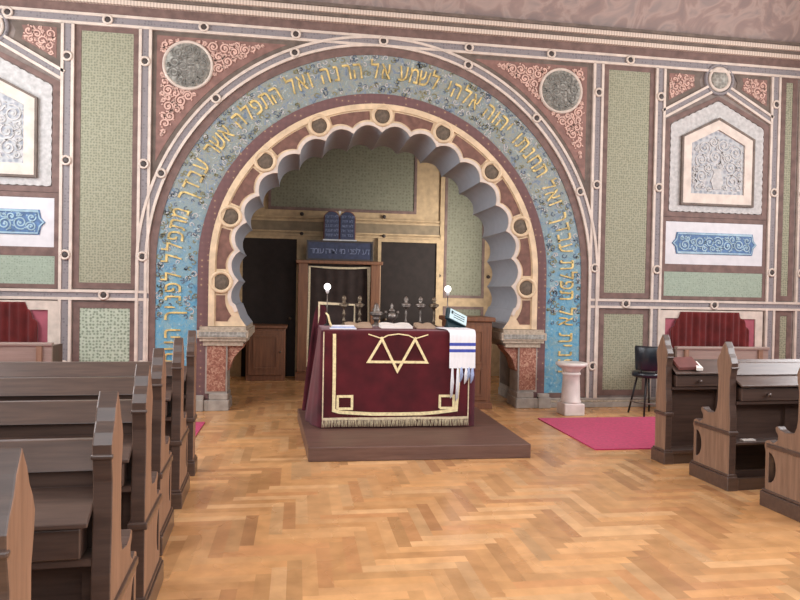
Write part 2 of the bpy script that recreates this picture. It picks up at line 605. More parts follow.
struct(MB().box(NX0 - 0.2, NX1 + 0.2, YW + 0.25, YN + 0.2, NZ, NZ + 0.15).build('ceiling_niche', 'tan_dark'))

# skirting along the front wall, left and right of the arch
for side, (a, b) in (('left', (XL, CX - 2.36)), ('right', (CX + 2.36, XR))):
    m = MB().box(a, b, YW - 0.07, YW, 0, 0.07, 0).box(a, b, YW - 0.055, YW, 0.07, 0.1, 1).box(a, b, YW - 0.045, YW, 0.1, 0.13, 0)
    struct(m.build('baseboard_' + side, ['stone_grey', 'stone_beige'], None, 0.008))

# cornice and frieze over the arch
m = MB()
m.box(XL, XR, YW - 0.03, YW, 4.975, 5.09, 0)
m.box(XL, XR, YW - 0.08, YW, 5.09, 5.15, 1)
m.box(XL, XR, YW - 0.10, YW, 5.15, 5.19, 2)
m.box(XL, XR, YW - 0.14, YW, 5.19, 5.25, 1)
m.box(XL, XR, YW - 0.17, YW, 5.25, 5.29, 2)
struct(m.build('trim_1', ['border_red', 'bead', 'border_dark']))
m = MB()
m.hexa([(XL, YW - 0.05, 5.29), (XR, YW - 0.05, 5.29), (XR, YW, 5.29), (XL, YW, 5.29)], [(XL, YW - 0.7, ZT), (XR, YW - 0.7, ZT), (XR, YW, ZT), (XL, YW, ZT)])
struct(m.build('trim_2', 'frieze'))

# grey bands edged with cream fillets, studded with small bosses
_boss = MB()
_boss.lathe([(0.062, 0.0), (0.066, -0.02), (0.055, -0.03), (0.04, -0.026), (0.036, -0.01)], (0, 0, 0), 18, 0, 'y', caps=False)
_boss.lathe([(0.041, -0.012), (0.03, -0.018), (0.001, -0.016)], (0, 0, 0), 14, 1, 'y')
boss0 = _boss.build('boss', ['cream', 'boss_dark'])
boss_used = []
def boss(x, z, parent, y=YW - 0.03):
    b = boss0 if not boss_used else boss0.copy()
    if boss_used:
        C.objects.link(b)
    boss_used.append(1)
    b.parent = parent
    b.location = (x, y, z)
trim_no = [2]
def band(pts, w, bosses=(), yf=YW - 0.025):
    trim_no[0] += 1
    m = MB()
    m.ribbon(pts, w - 0.05, yf, YW, 0)
    def off(d):
        out = []
        for i, (u, v) in enumerate(pts):
            p0, p1 = pts[max(i - 1, 0)], pts[min(i + 1, len(pts) - 1)]
            tx, tz = p1[0] - p0[0], p1[1] - p0[1]
            L = hypot(tx, tz)
            out.append((u - tz / L * d, v + tx / L * d))
        return out
    for s in (-1, 1):
        m.ribbon(off(s * (w / 2 - 0.017)), 0.034, yf - 0.015, YW, 1)
    o = struct(m.build('trim_%d' % trim_no[0], ['band', 'cream']))
    for x, z in bosses:
        boss(x, z, o, yf - 0.004)
    return o
ZV = (4.42, 3.13, 1.96)
V = [-4.69, -2.87, -1.95, 4.12, 5.06, 6.88, 7.36]
for x in V:
    band([(x, 0.13), (x, 1.40)], 0.155, [(x, 0.58)])
    band([(x, 1.53), (x, 4.83)], 0.155, [(x, z) for z in ZV])
for a, b, bs in ((XL, V[0] - 0.08, ()), (XL, -1.87, ()), (4.05, XR, ())):
    pass
band([(XL, 1.465), (-1.87, 1.465)], 0.13, [(x, 1.465) for x in (-3.78, -2.41)])
band([(4.04, 1.465), (XR, 1.465)], 0.13, [(x, 1.465) for x in (4.60, 5.97)])
band([(XL, 4.90), (XR, 4.90)], 0.15, [(x, 4.905) for x in (-3.56, -2.40, -1.24, -0.08, 1.07, 2.24, 3.41, 4.58)])
arc = [(CX + 3.035 * cos(radians(a)), CZ + 3.035 * sin(radians(a))) for a in [t * 2.5 for t in range(0, 73)]]
band([(CX + 3.035, 0.13)] + arc + [(CX - 3.035, 0.13)], 0.14, [(CX + 3.035 * cos(radians(a)), CZ + 3.035 * sin(radians(a))) for a in (22.5, 45, 67.5, 112.5, 135, 157.5)], YW - 0.032)

# ------------------------------------------------------------------ painted wall panels
PG = 'painted panels of the front wall'
def stencil_panel(x0, x1, z0, z1, mat, label):
    t = thing('stencilled_panel', label, 'wall panel', ((x0 + x1) / 2, YW, z0), 0, PG)
    def b(mb, name, m):
        o = mb.build(name, m, t)
        o.location = (-(x0 + x1) / 2, -YW, -z0)
        return o
    b(MB().box(x0, x1, YW - 0.006, YW, z0, z1), 'field', mat)
    b(frame(MB(), x0 - 0.075, x1 + 0.075, z0 - 0.075, z1 + 0.075, 0.075, YW - 0.012, YW), 'border', 'border_red')
    return t
stencil_panel(-2.715, -2.095, 1.62, 4.76, 'green', 'tall green stencilled panel left of the great arch')
stencil_panel(-2.70, -2.10, 0.24, 1.30, 'green_bloom', 'short green stencilled panel with painted-in bloom below the tall one, left of arch')
stencil_panel(4.28, 4.905, 1.62, 4.76, 'green', 'tall green stencilled panel right of the great arch')
stencil_panel(4.29, 4.89, 0.24, 1.32, 'green', 'short green stencilled panel behind the black stool')
stencil_panel(7.06, 7.17, 1.62, 4.76, 'green', 'tall narrow green panel cut by the right photo edge')
stencil_panel(7.06, 7.17, 0.24, 1.32, 'green', 'short narrow green panel cut by the right photo edge, beside pink recess')

def off_thing(name, label, cat, c, group=None):
    t = thing(name, label, cat, c, 0, group)
    def b(mb, nm, m, parent=None, bevel=0):
        o = mb.build(nm, m, parent or t, bevel)
        if parent is None:
            o.location = (-c[0], -c[1], -c[2])
        return o
    return t, b

def hex_out(xc, hw, zb, zs, za):
    return [(xc - hw, zb), (xc + hw, zb), (xc + hw, zs), (xc, za), (xc - hw, zs)]
def scallop_edge(pts, step=0.105, d=0.03):
    out = []
    for i in range(len(pts)):
        a, c = pts[i], pts[(i + 1) % len(pts)]
        L = hypot(c[0] - a[0], c[1] - a[1])
        n = max(1, round(L / step))
        nx, nz = -(c[1] - a[1]) / L, (c[0] - a[0]) / L
        for j in range(n):
            for q in range(4):
                t = (j + q / 4) / n
                s = d * sin(pi * q / 4)
                out.append((a[0] + (c[0] - a[0]) * t - nx * s, a[1] + (c[1] - a[1]) * t - nz * s))
    return out
def hex_panel(xc, where):
    t, b = off_thing('gabled_relief_panel', 'gabled pale panel with framed grey relief, ' + where, 'wall panel', (xc, YW, 2.72), PG)
    o = hex_out(xc, 0.83, 2.73, 4.10, 4.49)
    i = hex_out(xc, 0.74, 2.80, 4.06, 4.43)
    b(MB().prism([o, i[::-1]], WP, YW - 0.014, YW), 'border', 'border_red')
    b(MB().prism([scallop_edge(hex_out(xc, 0.725, 2.815, 4.045, 4.41), 0.1, 0.011)], WP, YW - 0.02, YW), 'lace_field', 'lambrequin')
    fo, fi = hex_out(xc, 0.545, 2.93, 3.87, 4.14), hex_out(xc, 0.42, 3.07, 3.79, 4.00)
    b(MB().prism([hex_out(xc, 0.575, 2.90, 3.885, 4.175), fo[::-1]], WP, YW - 0.06, YW), 'outer_moulding', 'border_dark')
    b(MB().prism([fo, fi[::-1]], WP, YW - 0.05, YW), 'inner_frame', 'cream')
    b(MB().prism([hex_out(xc, 0.42, 3.07, 3.79, 4.00)], WP, YW - 0.025, YW), 'relief_field', 'relief')
    m = MB()
    # raised vase with a spray of leaves
    m.prism([[(xc - 0.06, 3.14), (xc + 0.06, 3.14), (xc + 0.1, 3.26), (xc + 0.05, 3.38), (xc + 0.08, 3.44), (xc - 0.08, 3.44), (xc - 0.05, 3.38), (xc - 0.1, 3.26)]], WP, YW - 0.036, YW - 0.02)
    scrolls(m, lambda x, z, r: abs(x - xc) + r < 0.40 and z - r > 3.09 and z + r < 3.78 + 0.5 * (0.4 - abs(x - xc)) - 0.03, (xc - 0.4, xc + 0.4, 3.1, 4.0), YW - 0.034, YW - 0.02, 11, 0.11, 0.03, 0.016, [(xc, 3.28, 0.12)], 1200)
    b(m, 'relief_ornament', 'lambrequin')
hex_panel(5.97, 'right of the great arch')
hex_panel(-3.78, 'cut by the left photo edge')

def tablet(xc, where):
    t, b = off_thing('cartouche_panel', 'white panel with a blue scrollwork cartouche, ' + where, 'wall panel', (xc, YW, 2.04), PG)
    b(frame(MB(), xc - 0.83, xc + 0.83, 1.99, 2.725, 0.06, YW - 0.012, YW), 'border', 'border_red')
    b(MB().box(xc - 0.77, xc + 0.77, YW - 0.008, YW, 2.05, 2.66), 'field', 'white_panel')
    h = [(-0.6, 2.2), (0.6, 2.2), (0.62, 2.3), (0.67, 2.355), (0.62, 2.41), (0.6, 2.51), (-0.6, 2.51), (-0.62, 2.41), (-0.67, 2.355), (-0.62, 2.3)]
    c = b(MB().prism([[(xc + x, z) for x, z in h]], WP, YW - 0.018, YW), 'cartouche', 'cartouche_blue')
    m = MB()
    m.ribbon([(xc + x * 0.97, 2.355 + (z - 2.355) * 0.88) for x, z in h + h[:1]], 0.016, YW - 0.024, YW - 0.01, closed=True)
    scrolls(m, lambda x, z, r: abs(x - xc) + r < 0.57 and abs(z - 2.355) + r < 0.125, (xc - 0.6, xc + 0.6, 2.2, 2.5), YW - 0.024, YW - 0.01, 5, 0.085, 0.025, 0.014, (), 1500)
    o = m.build('scrollwork', 'cartouche_line', c)
tablet(5.97, 'right of the great arch')
tablet(-3.78, 'at the left photo edge')

def strip_panel(xc, where):
    t, b = off_thing('green_strip_panel', 'long low pale green panel under blue cartouche, ' + where, 'wall panel', (xc, YW, 1.58), PG)
    b(frame(MB(), xc - 0.83, xc + 0.83, 1.54, 1.99, 0.05, YW - 0.012, YW), 'border', 'border_red')
    b(MB().box(xc - 0.78, xc + 0.78, YW - 0.008, YW, 1.59, 1.94), 'field', 'green_plain')
strip_panel(5.97, 'right of the great arch')
strip_panel(-3.78, 'at the left photo edge')

def small_spandrel(xc, s, where):
    """corner panel over the gable; s = +1 right of the gable, -1 left"""
    P = lambda d, z: (xc + s * d, z)
    t, b = off_thing('corner_panel', 'small dark corner panel with pink arabesque, ' + where, 'wall panel', (xc + s * 0.6, YW, 4.3), PG)
    o = [P(0.24, 4.82), P(0.83, 4.82), P(0.83, 4.27), P(0.27, 4.58), P(0.30, 4.70)]
    i = [P(0.37, 4.775), P(0.775, 4.775), P(0.775, 4.39), P(0.37, 4.605), P(0.40, 4.70)]
    b(MB().prism([o], WP, YW - 0.008, YW), 'field', 'border_dark')
    g = b(MB().prism([i], WP, YW - 0.012, YW), 'ornament_ground', 'spandrel_red')
    m = MB()
    def ins(x, z, r):
        d = s * (x - xc)
        return d - r > 0.385 and d + r < 0.77 and z + r < 4.77 and z - r * 1.15 > 4.39 + (0.775 - d) * 0.53
    scrolls(m, ins, (xc - 0.8, xc + 0.8, 4.3, 4.8), YW - 0.02, YW - 0.01, 21 + s, 0.06, 0.016, 0.014, (), 4000)
    m.build('arabesque', 'scroll_pink', g)
small_spandrel(5.97, -1, 'left of the gable in the right bay')
small_spandrel(5.97, 1, 'right of the gable in the right bay')
small_spandrel(-3.78, 1, 'top left of the photo')
for xc, lab in ((5.97, 'round grey medallion crowning the right gabled panel'), (-3.78, 'round grey medallion cut by the left photo edge')):
    t, b = off_thing('gable_medallion', lab, 'medallion', (xc, YW, 4.73), 'medallions over the gables')
    b(MB().lathe([(0.23, 0), (0.23, -0.035), (0.2, -0.045), (0.19, -0.03)], (xc, YW, 4.73), 28, 0, 'y', caps=False), 'outer_ring', 'band')
    b(MB().lathe([(0.18, 0), (0.18, -0.035), (0.15, -0.05), (0.13, -0.02)], (xc, YW, 4.73), 28, 0, 'y', caps=False), 'inner_ring', 'cream')
    b(MB().lathe([(0.135, 0), (0.135, -0.03), (0.001, -0.04)], (xc, YW, 4.73), 28, 0, 'y'), 'disc', 'medallion')
for xc in (5.97, -3.78):
    for s in (-1, 1):
        band([(xc + s * 0.14, 4.58), (xc + s * 0.855, 4.185)], 0.13)

def big_spandrel(s, where):
    X = lambda d: CX + s * d          # d measured outward from the arch centre
    t, b = off_thing('spandrel_panel', 'dark red triangular panel with pink arabesque and round medallion, ' + where, 'wall panel', (X(2.6), YW, 3.4), PG)
    def tri(dx, zt, r):
        a1 = math.acos(dx / r)
        z_lo = CZ + r * sin(a1)
        a2 = math.asin((zt - CZ) / r)
        pts = [(X(dx), z_lo), (X(dx), zt)]
        n = 16
        return pts + [(X(r * cos(a2 + (a1 - a2) * i / n)), CZ + r * sin(a2 + (a1 - a2) * i / n)) for i in range(n)]
    o, q, i = tri(2.93, 4.82, 3.115), tri(2.885, 4.77, 3.17), tri(2.80, 4.715, 3.29)
    b(MB().prism([o], WP, YW - 0.006, YW), 'outer_border', 'border_dark')
    b(MB().prism([q], WP, YW - 0.010, YW), 'field', 'spandrel_red')
    mc = (X(2.5), 4.41)
    m = MB()
    def ins(x, z, r):
        d = s * (x - CX)
        return d + r < 2.84 and z + r < 4.745 and hypot(d, z - CZ) - r > 3.24
    scrolls(m, ins, (min(X(1.2), X(2.9)), max(X(1.2), X(2.9)), 3.3, 4.75), YW - 0.022, YW - 0.008, 31, 0.07, 0.018, 0.017, [(mc[0], mc[1], 0.31)], 14000)
    b(m, 'arabesque', 'scroll_pink')
    md = b(MB().lathe([(0.315, 0), (0.315, -0.03), (0.305, -0.042), (0.292, -0.042), (0.28, -0.03)], (mc[0], YW, mc[1]), 36, 0, 'y', caps=False), 'medallion_rim', 'cream')
    MB().lathe([(0.285, 0), (0.285, -0.03), (0.001, -0.032)], (mc[0], YW, mc[1]), 36, 0, 'y').build('medallion_disc', 'medallion', md)
    m = MB()
    scrolls(m, lambda x, z, r: hypot(x - mc[0], z - mc[1]) + r < 0.275, (mc[0] - 0.28, mc[0] + 0.28, mc[1] - 0.28, mc[1] + 0.28), YW - 0.04, YW - 0.03, 77, 0.07, 0.022, 0.013, (), 3000)
    m.build('medallion_tracery', 'tracery_grey', md)
big_spandrel(-1, 'upper left of the arch')
big_spandrel(1, 'upper right of the arch')

# pink recesses in cream frames with red drapes
def recess(xc, hw, where):
    t, b = off_thing('framed_recess', 'pink wall field in a wide cream frame, ' + where, 'wall panel', (xc, YW, 0.13), PG)
    b(frame(MB(), xc - hw, xc + hw, 0.13, 1.385, 0.115, YW - 0.03, YW), 'cream_frame', 'cream')
    b(MB().box(xc - hw + 0.11, xc + hw - 0.11, YW - 0.008, YW, 0.24, 1.275), 'pink_field', 'pink_paint')
recess(5.93, 0.83, 'right of the arch behind the pews')
recess(-3.78, 0.83, 'left of the arch behind the pews')
def drape(xc, label):
    prof = [(0.61, 0.45), (0.61, 1.09), (0.59, 1.14), (0.545, 1.17), (0.535, 1.24), (0.51, 1.27), (0.475, 1.285), (0.465, 1.36)]
    m = MB()
    n = 90
    def top(d):
        for k in range(1, len(prof)):
            if d <= prof[0][0] and abs(d) >= prof[k][0]:
                a, c = prof[k - 1], prof[k]
                return c[1] if a[0] == c[0] else a[1] + (c[1] - a[1]) * (a[0] - abs(d)) / (a[0] - c[0])
        return 1.365
    vs, fs = [], []
    for i in range(n + 1):
        d = -0.605 + 1.21 * i / n
        y = YW - 0.08 + 0.016 * sin(i * 0.8) + 0.012 * sin(i * 0.33)
        zt = top(d)
        for zz in (0.42, 0.8, zt - 0.03, zt):
            vs.append((xc + d, y, zz))
        for zz in (0.42, zt):
            vs.append((xc + d, YW - 0.032, zz))
    for i in range(n):
        a, c = i * 6, i * 6 + 6
        fs += [(a, c, c + 1, a + 1), (a + 1, c + 1, c + 2, a + 2), (a + 2, c + 2, c + 3, a + 3), (a + 3, c + 3, c + 5, a + 5), (a + 4, c + 4, c, a), (a + 5, c + 5, c + 4, a + 4)]
    fs += [(0, 1, 2, 3, 5, 4), tuple(n * 6 + k for k in (4, 5, 3, 2, 1, 0))]
    m.add(vs, fs, 0, True)
    o = m.build('velvet_drape', 'red_curtain')
    tag(o, label, 'curtain', 'red drapes on the pink wall fields')
drape(5.90, 'pleated red velvet drape with stepped shoulders on right pink recess')
drape(-3.78, 'red velvet drape with stepped edge at left photo edge')

# ------------------------------------------------------------------ the great arch
t, b = off_thing('arch_surround', 'great horseshoe arch with blue lettered band and scalloped inner ring', 'arch', (CX, YW, 0))
band_blue = b(MB().strip(arch_path(2.86, 0.2), arch_path(2.34, 0.2), YW - 0.012, YW), 'blue_band', 'blue_band')
b(MB().strip(arch_path(2.96, 0.14), arch_path(2.86, 0.14), YW - 0.022, YW), 'outer_red_border', 'border_red')
b(MB().strip(arch_path(2.345, 0.14), arch_path(2.19, 0.14), YW - 0.035, YW), 'dotted_red_ring', 'ring_red')
for s in (-1, 1):
        x0, x1 = sorted((CX + s * 2.345, CX + s * 2.86))
        b(MB().box(x0, x1, YW - 0.02, YW, 0.13, 0.2), 'band_foot', 'border_red')
# gold inscription, letters standing outward along the band, right to left
RIGHT = 'ופנית אל תפלת עבדך ואל תחנתו יהוה אלהי לשמע '
LEFT = 'אל הרנה ואל התפלה אשר עבדך מתפלל לפניך היום'
m = MB()
R0, HL = 2.55, 0.2
leg = 1.5
tot = 2 * leg + pi * R0
mid = leg + R0 * radians(88.8)          # the middle of the verse stands at the crown
def width(ch):
    return 0.6 if ch in 'וין' else 0.62 if ch == ' ' else 1.0
def lay(txt, s0, s1):
    unit = (s1 - s0) / sum(width(c) for c in txt)
    p = s0
    for ch in txt:
        a = width(ch) * unit
        sc, p = p + a / 2, p + a
        if ch == ' ':
            continue
        if sc < leg:
            base, ang = (CX + R0, CZ - leg + sc), -pi / 2
        elif sc > tot - leg:
            base, ang = (CX - R0, CZ - (sc - (tot - leg))), pi / 2
        else:
            th = (sc - leg) / R0
            base, ang = (CX + R0 * cos(th), CZ + R0 * sin(th)), th - pi / 2
        ca, sa = cos(ang), sin(ang)
        sq = min(1.0, unit / 0.205)
        put_glyph(m, ch, HL, lambda u, v, B=base, ca=ca, sa=sa: (B[0] + u * sq * ca - v * sa, B[1] + u * sq * sa + v * ca, YW - 0.012), 0.016, 0.02)
lay(RIGHT, 0.1, mid - 0.06)
lay(LEFT, mid - 0.06, tot - 0.25)
o = m.build('gold_inscription', 'gold_letter', band_blue)
# pale and olive flourishes painted between the letters and the borders
rnd = random.Random(9)
for nm, mt, cnt in (('pale_flourishes', 'lambrequin', 230), ('olive_flourishes', 'flourish_olive', 230), ('grey_flourishes', 'flourish_grey', 230)):
    m = MB()
    for i in range(cnt):
        th = rnd.uniform(-0.36, pi + 0.36)
        r = rnd.choice([rnd.uniform(2.37, 2.5), rnd.uniform(2.78, 2.84), rnd.uniform(2.4, 2.82)])
        if -0.35 > th or th > pi + 0.35:
            continue
        if th < 0:
            c = (CX + r, CZ + th * 2.0)
        elif th > pi:
            c = (CX - r, CZ - (th - pi) * 2.0)
        else:
            c = (CX + r * cos(th), CZ + r * sin(th))
        a0, rr, d = rnd.uniform(0, 6.3), rnd.uniform(0.015, 0.042), rnd.choice((-1, 1))
        m.ribbon([(c[0] + rr * (1 - 0.6 * j / 9) * cos(a0 + d * j * 0.55), c[1] + rr * (1 - 0.6 * j / 9) * sin(a0 + d * j * 0.55)) for j in range(10)], 0.011, YW - 0.018, YW - 0.01)
    m.build(nm, mt, band_blue)['kind'] = 'stuff'

# scalloped ring and its deep soffit
DA = 23.9
rc, dd = 1.835, 0.085
lobe = radians(DA / 2)
def inner_path():
    """from the right capital round to the left one"""
    half = []                              # angle measured from the top, 0 .. ; lengths on the legs use arc length at 1.88
    n = 16
    tmax = 1.86 * (pi / 2) + 0.50
    t_l = 1.86 * lobe
    k = 0
    s = 0.0
    while s < tmax - 1e-6:
        e = min(s + t_l, tmax)
        for j in range(n):
            u = s + (e - s) * j / n
            half.append((u, rc + dd * sin(pi * (u - s) / t_l) ** 0.8))
        s = e
    half.append((tmax, rc + 0.03))
    pts = []
    for u, r in half:
        ph = u / 1.86
        if ph <= pi / 2:
            pts.append((r * sin(ph), CZ + r * cos(ph)))
        else:
            pts.append((r, CZ - (u - 1.86 * pi / 2)))
    # flare onto the capital
    pts += [(1.83, 1.28), (1.80, 1.2), (1.75, 1.13), (1.72, 1.09)]
    return [(CX + x, z) for x, z in reversed(pts)] + [(CX - x, z) for x, z in pts[1:]]
ip = inner_path()
op = []
N = len(ip)
for (x, z) in ip:
    if z > CZ:
        a = atan2(z - CZ, x - CX)
        op.append((CX + 2.2 * cos(a), CZ + 2.2 * sin(a)))
    else:
        op.append((CX + (2.2 if x > CX else -2.2), z))
ring = b(MB().strip(ip, op, YW - 0.06, YW + 1.15, 0, 1), 'scalloped_ring', ['cream_gold', 'intrados'])
MB().strip(arch_path(2.2, 1.09), arch_path(2.125, 1.09), YW - 0.085, YW - 0.05).build('outer_fillet', 'cream_gold', ring)
m = MB()
m.ribbon([(CX + (x - CX) * 1.012, CZ + (z - CZ) * 1.012) if z > CZ else (x + (0.02 if x > CX else -0.02), z) for x, z in ip[3:-3]], 0.045, YW - 0.08, YW - 0.05)
m.build('scallop_edge', 'cream', ring)
RA = [90 + DA * k for k in range(-4, 5)]
def ring_pt(a, r):
    a = radians(a)
    if 0 <= a <= pi:
        return (CX + r * cos(a), CZ + r * sin(a))
    if a < 0:
        return (CX + r, CZ + a * 2.06)
    return (CX - r, CZ - (a - pi) * 2.06)
def cart(a0, a1):
    n = 14
    m = MB()
    hi = [ring_pt(a0 + (a1 - a0) * i / n, 2.105) for i in range(n + 1)]
    lo = []
    for i in range(n + 1):
        t = i / n
        a = a0 + (a1 - a0) * t
        full = (a - (90 - 6 * DA)) / (DA / 2)
        r = rc + 0.075 + dd * abs(sin(pi * full)) ** 0.8
        lo.append(ring_pt(a, min(r, 2.02)))
    m.strip(hi, lo, YW - 0.066, YW - 0.05)
    m.build('brown_cartouche', 'ring_brown', ring)
for i in range(8):
    cart(RA[i] + 4.7, RA[i + 1] - 4.7)
cart(RA[0] - 14.0, RA[0] - 4.7)
cart(RA[8] + 4.7, RA[8] + 14.0)
rd = MB()
rd.lathe([(0.145, 0), (0.15, -0.02), (0.135, -0.038), (0.115, -0.038), (0.1, -0.008)], (0, 0, 0), 26, 0, 'y', caps=False)
rd.lathe([(0.105, -0.004), (0.09, -0.012), (0.001, -0.014)], (0, 0, 0), 22, 1, 'y')
r0 = rd.build('roundel', ['cream_gold', 'roundel'], ring)
for i, a in enumerate(RA):
    c = r0 if i == 0 else r0.copy()
    if i:
        C.objects.link(c)
        c.parent = ring
    p = ring_pt(a, 2.045)
    c.location = (p[0], YW - 0.06, p[1])

# pilasters carrying the arch
def pilaster(s, where):
    X = lambda d: CX + s * d
    t, b = off_thing('arch_pilaster', 'squat pink patterned pilaster with grey capital carrying the arch, ' + where, 'pilaster', (X(2.08), YW, 0), 'pilasters of the great arch')
    def bx(m, d0, d1, y0, y1, z0, z1, mi=0):
        a, c = sorted((X(d0), X(d1)))
        m.box(a, c, y0, y1, z0, z1, mi)
    m = MB(); bx(m, 1.955, 2.185, YW - 0.05, YW + 0.30, 0.22, 0.86)
    bx(m, 2.06, 2.18, YW + 0.30, YW + 1.12, 0.0, 0.86)
    bx(m, 2.185, 2.23, YW - 0.05, YW - 0.037, 0.22, 0.86)
    b(m, 'shaft', 'stone_grey')
    m = MB(); bx(m, 1.975, 2.21, YW - 0.058, YW - 0.045, 0.25, 0.84)
    b(m, 'patterned_face', 'tracery')
    # concave bracket under the capital
    cur = [(1.955, 0.5), (1.955, 0.86), (1.74, 0.86), (1.77, 0.80), (1.83, 0.74), (1.88, 0.68), (1.91, 0.60), (1.93, 0.53)]
    m = MB().prism([[(X(d), z) for d, z in cur]], WP, YW - 0.02, YW + 0.28)
    b(m, 'bracket', 'tracery')
    m = MB()
    for d0, d1, y, z0, z1 in ((1.76, 2.26, 0.08, 0.84, 0.90), (1.72, 2.30, 0.11, 0.90, 0.94), (1.69, 2.33, 0.13, 0.94, 1.04), (1.72, 2.30, 0.11, 1.04, 1.085)):
        bx(m, d0, 2.185, YW - y, YW + 1.15, z0, z1, 0)
        bx(m, 2.1865, d1, YW - y, YW - 0.038, z0, z1, 0)
    b(m, 'capital', 'stone_beige')
    m = MB(); bx(m, 1.72, 2.30, YW - 0.138, YW - 0.12, 0.96, 1.02)
    b(m, 'capital_carving', 'medallion')
    m = MB()
    bx(m, 1.925, 2.185, YW - 0.10, YW + 0.33, 0, 0.14)
    bx(m, 1.94, 2.18, YW - 0.08, YW + 0.31, 0.14, 0.22)
    bx(m, 2.045, 2.18, YW + 0.33, YW + 1.13, 0, 0.12)
    bx(m, 2.18, 2.24, YW - 0.10, YW - 0.037, 0, 0.14)
    b(m, 'base', 'stone_grey', None, 0.01)
    m = MB(); bx(m, 2.045, 2.065, YW + 0.4, YW + 1.05, 0.2, 0.76)
    b(m, 'side_panel', 'border_dark')
    m = MB(); bx(m, 2.24, 2.42, YW - 0.12, YW - 0.075, 0, 0.15); bx(m, 2.24, 2.40, YW - 0.10, YW - 0.037, 0.15, 0.2)
    b(m, 'foot_block', 'stone_grey', None, 0.008)
pilaster(-1, 'left side')
pilaster(1, 'right side')

# ------------------------------------------------------------------ the niche behind the arch
def niche_panel(x0, x1, z0, z1, label):
    t, b = off_thing('niche_wall_panel', label, 'wall panel', ((x0 + x1) / 2, YN, z0), 'painted panels of the niche')
    b(MB().box(x0, x1, YN - 0.01, YN, z0, z1), 'field', 'niche_green')
    b(frame(MB(), x0 - 0.05, x1 + 0.05, z0 - 0.05, z1 + 0.05, 0.05, YN - 0.025, YN), 'border', 'border_red')
niche_panel(-0.5, 2.1, 3.06, 4.55, 'wide dull green panel high on the niche back wall')
niche_panel(2.74, 3.42, 1.52, 4.55, 'tall dull green panel at the right end of the niche')
niche_panel(2.74, 3.42, 0.5, 1.26, 'short dull green panel low at right end of niche')
m = MB()
m.box(NX0, 2.62, YN - 0.02, YN, 2.62, 2.82, 0)
for z in (2.56, 2.62, 2.82, 2.88):
    m.box(NX0, 2.62, YN - 0.04, YN, z - 0.015, z + 0.015, 1)
m.box(2.6, 2.68, YN - 0.04, YN, 0, 4.5, 1)
struct(m.build('trim_niche', ['tan_dark', 'tan_stone']))
for x, z in ((0.05, 2.94), (0.05, 2.585), (1.55, 2.94), (1.55, 2.585), (-1.05, 1.9), (2.6, 1.88), (3.55, 1.88)):
    o = MB().lathe([(0.035, 0), (0.03, -0.02), (0.001, -0.03)], (0, 0, 0), 12, 0, 'y').build('boss', 'boss_dark', bpy.data.objects['trim_niche'])
    o.location = (x, YN - 0.03, z)
for no, (x0, x1) in ((1, (-0.98, -0.03)), (2, (1.5, 2.54))):
    d = MB().box(x0, x1, YN - 0.03, YN, 0.0, 2.48)
    d = struct(d.build('door_%d' % no, 'dark_panel'))
    f = frame(MB(), x0 - 0.06, x1 + 0.06, -0.2, 2.54, 0.06, YN - 0.06, YN)
    f = MB().box(x0 - 0.06, x0, YN - 0.06, YN, 0, 2.54).box(x1, x1 + 0.06, YN - 0.06, YN, 0, 2.54).box(x0, x1, YN - 0.06, YN, 2.48, 2.54).build('door_frame', 'tan_stone', d)
    MB().ball((x1 - 0.1 if no == 1 else x0 + 0.1, YN - 0.06, 1.05), 0.03).build('door_handle', 'brass', d)

# ark
t, b = off_thing('torah_ark', 'tall wooden ark with dark gold-edged curtain in the niche', 'ark', (0.73, YN - 0.3, 0))
YA = YN - 0.32
b(MB().box(-0.02, 1.48, YA - 0.25, YN - 0.06, 0, 0.12), 'step', 'cab_wood')
for x0, x1 in ((0.0, 0.17), (1.29, 1.46)):
    b(MB().box(x0, x1, YA, YN - 0.06, 0.12, 2.06), 'jamb', 'jamb_wood', None, 0.01)
b(MB().box(-0.04, 1.5, YA - 0.05, YN - 0.06, 2.04, 2.10), 'cornice', 'jamb_wood', None, 0.01)
vs, fs = [], []
n = 60
for i in range(n + 1):
    x = 0.17 + 1.12 * i / n
    for z in (0.12, 2.04):
        vs.append((x, YA + 0.1 + 0.005 * sin(i * 0.6), z))
for i in range(n):
    fs.append((2 * i, 2 * i + 2, 2 * i + 3, 2 * i + 1))
m = MB(); m.add(vs, fs, 0, True)
cu = b(m, 'curtain', 'curtain_dark')
m = MB()
m.ribbon([(0.17, 0.2), (0.19, 0.8), (0.2, 1.4), (0.2, 1.99), (0.5, 1.975), (0.73, 1.97), (1.0, 1.975), (1.26, 1.99), (1.26, 1.4), (1.27, 0.8), (1.29, 0.2)], 0.035, YA + 0.05, YA + 0.065)
o = m.build('gold_border', 'gold_trim', cu)

t, b = off_thing('inscription_board', 'dark blue lettered board over the ark curtain', 'sign', (0.73, YA, 2.10))
b(MB().box(0.16, 1.3, YA - 0.04, YA + 0.1, 2.10, 2.43), 'board', 'slate_blue', None, 0.008)
m = MB()
text_line(m, 'דע לפני מי אתה עומד', 0.73, 2.22, 0.088, YA - 0.04, 0.6)
b(m, 'lettering', 'pale_letter')
b(frame(MB(), 0.14, 1.32, 2.10, 2.45, 0.03, YA - 0.055, YA - 0.02), 'board_frame', 'boss_dark')

